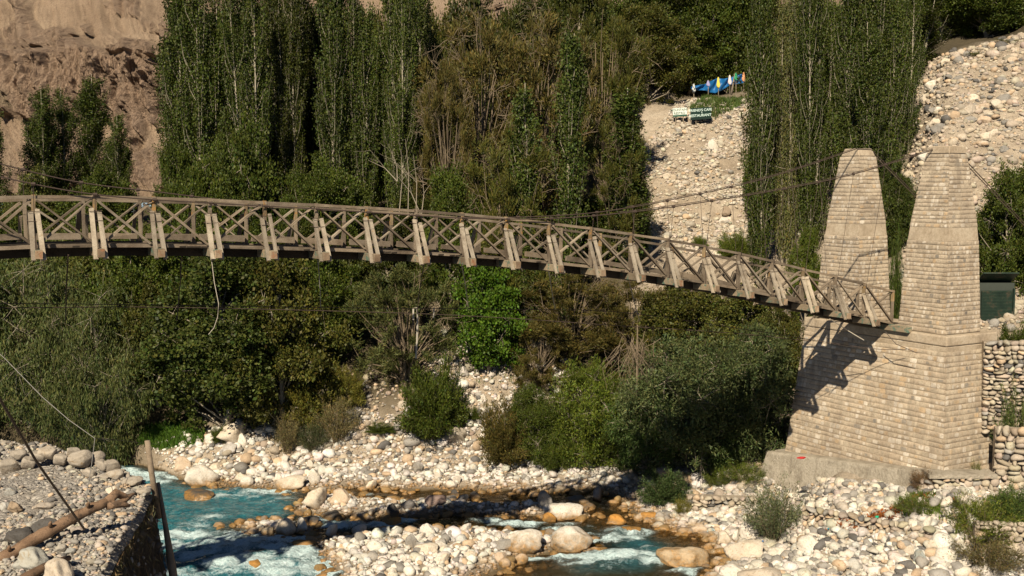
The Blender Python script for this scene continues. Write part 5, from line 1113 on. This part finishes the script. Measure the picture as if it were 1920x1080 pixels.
m = MB(); m.beam((a[0]-.1, a[1]+.9, (zl+zh)/2+.15), (b[0]+.12, b[1]+.9, (zl+zh)/2+.15), 1.6, zh-zl+.4); m.build('wall', plain('shed_wall', (.05, .06, .05)), sh)
m = MB(); m.beam((b[0]+.06, b[1]-.02, zl), (b[0]+.06, b[1]-.02, zh+.1), .08, .1, up=(0, 1, 0)); m.build('frame', M['shed'], sh)
m = MB(); m.beam((a[0]-.1, a[1]+.15, zh+.55), (b[0]+.1, b[1]+.15, zh+.55), 1.2, .06, up=(0, .5, .9)); m.build('roof', M['shed'], sh)

# cafe signs
def text(s, size, P, rz, mat, parent, extr=.006, tilt=0):
    cu = bpy.data.curves.new('lettering', 'FONT'); cu.body = s; cu.size = size; cu.align_x = 'CENTER'; cu.align_y = 'CENTER'; cu.extrude = extr; cu.space_character = 1.0; cu.offset = size*.012
    o = bpy.data.objects.new('lettering', cu); dg = None
    C.objects.link(o); bpy.context.view_layer.update(); me = bpy.data.meshes.new_from_object(o.evaluated_get(bpy.context.evaluated_depsgraph_get()))
    bpy.data.objects.remove(o); me.materials.clear(); me.materials.append(mat)
    q = link('lettering', me, parent); q.location = Vector(P)-parent.location; q.rotation_euler = (math.pi/2, tilt, rz); return q
def sign(px, py, wpx, hpx, Y, colb, colt, lines, label, post, tilt, edge):
    P = W(px, py, Y); s = Y/F; e = empty('sign', tuple(P)); tag(e, label, 'sign')
    w_, h_ = wpx*s, hpx*s; ca, sa = math.cos(tilt), math.sin(tilt); X1 = np.array([ca, 0, -sa]); Z1 = np.array([sa, 0, ca])
    m = MB(); m.beam(P-X1*w_/2, P+X1*w_/2, .05, h_, up=Z1); m.build('board', plain('sign_board', colb, .5, .06), e)
    m = MB(); m.beam(P-X1*w_/2-Z1*(h_/2+.05)+np.array([0, .02, 0]), P+X1*w_/2-Z1*(h_/2+.05)+np.array([0, .02, 0]), .12, .13, up=Z1); m.build('frame', plain('sign_frame', edge, .6), e)
    tm_ = plain('sign_paint', colt, .5, .05)
    for tx, dx, dz, sz in lines: text(tx, sz, P+X1*dx+Z1*dz+np.array([0, -.034, 0]), 0, tm_, e, tilt=tilt)
    for dx in post:
        m = MB(); q = P+X1*dx+np.array([0, .08, 0]); m.tube([q-ZA*(h_/2+1.0), q+ZA*h_*.4], .035, 6); m.build('post', M['wood_strut'], e)
sign(1274.5, 209, 26, 13, 88.3, (.75, .82, .76), (.10, .16, .12), [('MOUNTAINE', -.03, .12, .235), ('RESTRO', -.03, -.14, .25)], 'white sign board with faint dark lettering left of the black cafe sign', [-.3, .3], -.07, (.02, .09, .06))
sign(1314, 211.5, 38, 19, 88, (.006, .028, .022), (.62, .78, .74), [("FRIEND'S CAFE", -.02, .20, .27), ('&', .07, .02, .14), ('RESTAURANT', -.06, -.20, .28)], 'black sign board with pale FRIEND\'S CAFE & RESTAURANT lettering', [-.35], -.07, (.006, .02, .016))
# tarpaulin screen with sag
nu, nv = 60, 12; VV = []
for j in range(nv+1):
    for i in range(nu+1):
        a = i/nu; px = 1296+(1396-1296)*a; top = np.interp(a, [0, .25, .50, .62, .78, 1], [162, 158, 146, 148, 144, 137]); bot = np.interp(a, [0, .25, .34, .45, .60, .72, .8, 1], [168, 170, 173, 175, 168, 160, 158, 156])
        P = W(px, top+(bot-top)*j/nv, 98.5-a*1.5); P[1] += math.sin(a*26+j*.4)*.18+math.sin(a*57)*.06; VV.append(P)
t_ = plain('blue_tarpaulin', (.012, .12, .33), .45, .25, 2)
me = npmesh('tarpaulin', VV, gridfaces(nu+1, nv+1), t_, True); o = link('tarpaulin', me); mm = o.modifiers.new('s', 'SOLIDIFY'); mm.thickness = .02; tag(o, 'sagging blue tarpaulin screen strung on the cafe terrace', 'tarpaulin')
for px, top, fb, bot, c_, lb in [(1301, 157, 174, 196, (.62, .66, .66), 'whitish flag on the leftmost pole at the terrace'), (1328, 151, 162, 172, (.35, .33, .55), 'small lilac flag on a pole in front of the tarpaulin'), (1347, 145, 165, 184, (.72, .60, .10), 'yellow flag on a pole in front of the tarpaulin'), (1368.5, 141, 159, 176, (.72, .62, .62), 'pink and white flag on a pole in front of the tarpaulin'), (1380, 137, 151, 168, (.03, .30, .14), 'green flag on a pole in front of the tarpaulin'), (1394.5, 136, 153, 168, (.62, .30, .15), 'orange flag at the right end of the tarpaulin')]:
    Yf = 93.5; P = W(px, bot, Yf); e = empty('flag', tuple(P)); tag(e, lb, 'flag')
    m = MB(); m.tube([W(px, bot+14, Yf), W(px, top-1, Yf)], .03, 6); m.build('pole', M['wood_strut'], e)
    a = W(px, top, Yf); b = W(px, fb, Yf); n = 8; vs = []
    for i in range(n+1):
        f = i/n; w_ = .03+.15*f**.6*(1 if i < n-1 else .55)
        for k in (-1, -.3, .3, 1): q = a*(1-f)+b*f; vs.append(q+np.array([k*w_-.02, -.07+.05*math.sin(k*5+i), 0]))
    fc = gridfaces(4, n+1); o = link('cloth', npmesh('cloth', np.array(vs)-np.array(e.location), fc, plain('flag_cloth', c_, .8, .12), True), e); mm = o.modifiers.new('s', 'SOLIDIFY'); mm.thickness = .012
m = MB(); m.tube([W(1371, 178, 93.6), W(1375, 155, 93.6), W(1378, 138, 93.6)], [.10, .08, .05], 7); worldbuild(m, 'leaning_pole', 'wood_pale', 'thick white pole leaning beside the green flag', 'pole', smooth=True)
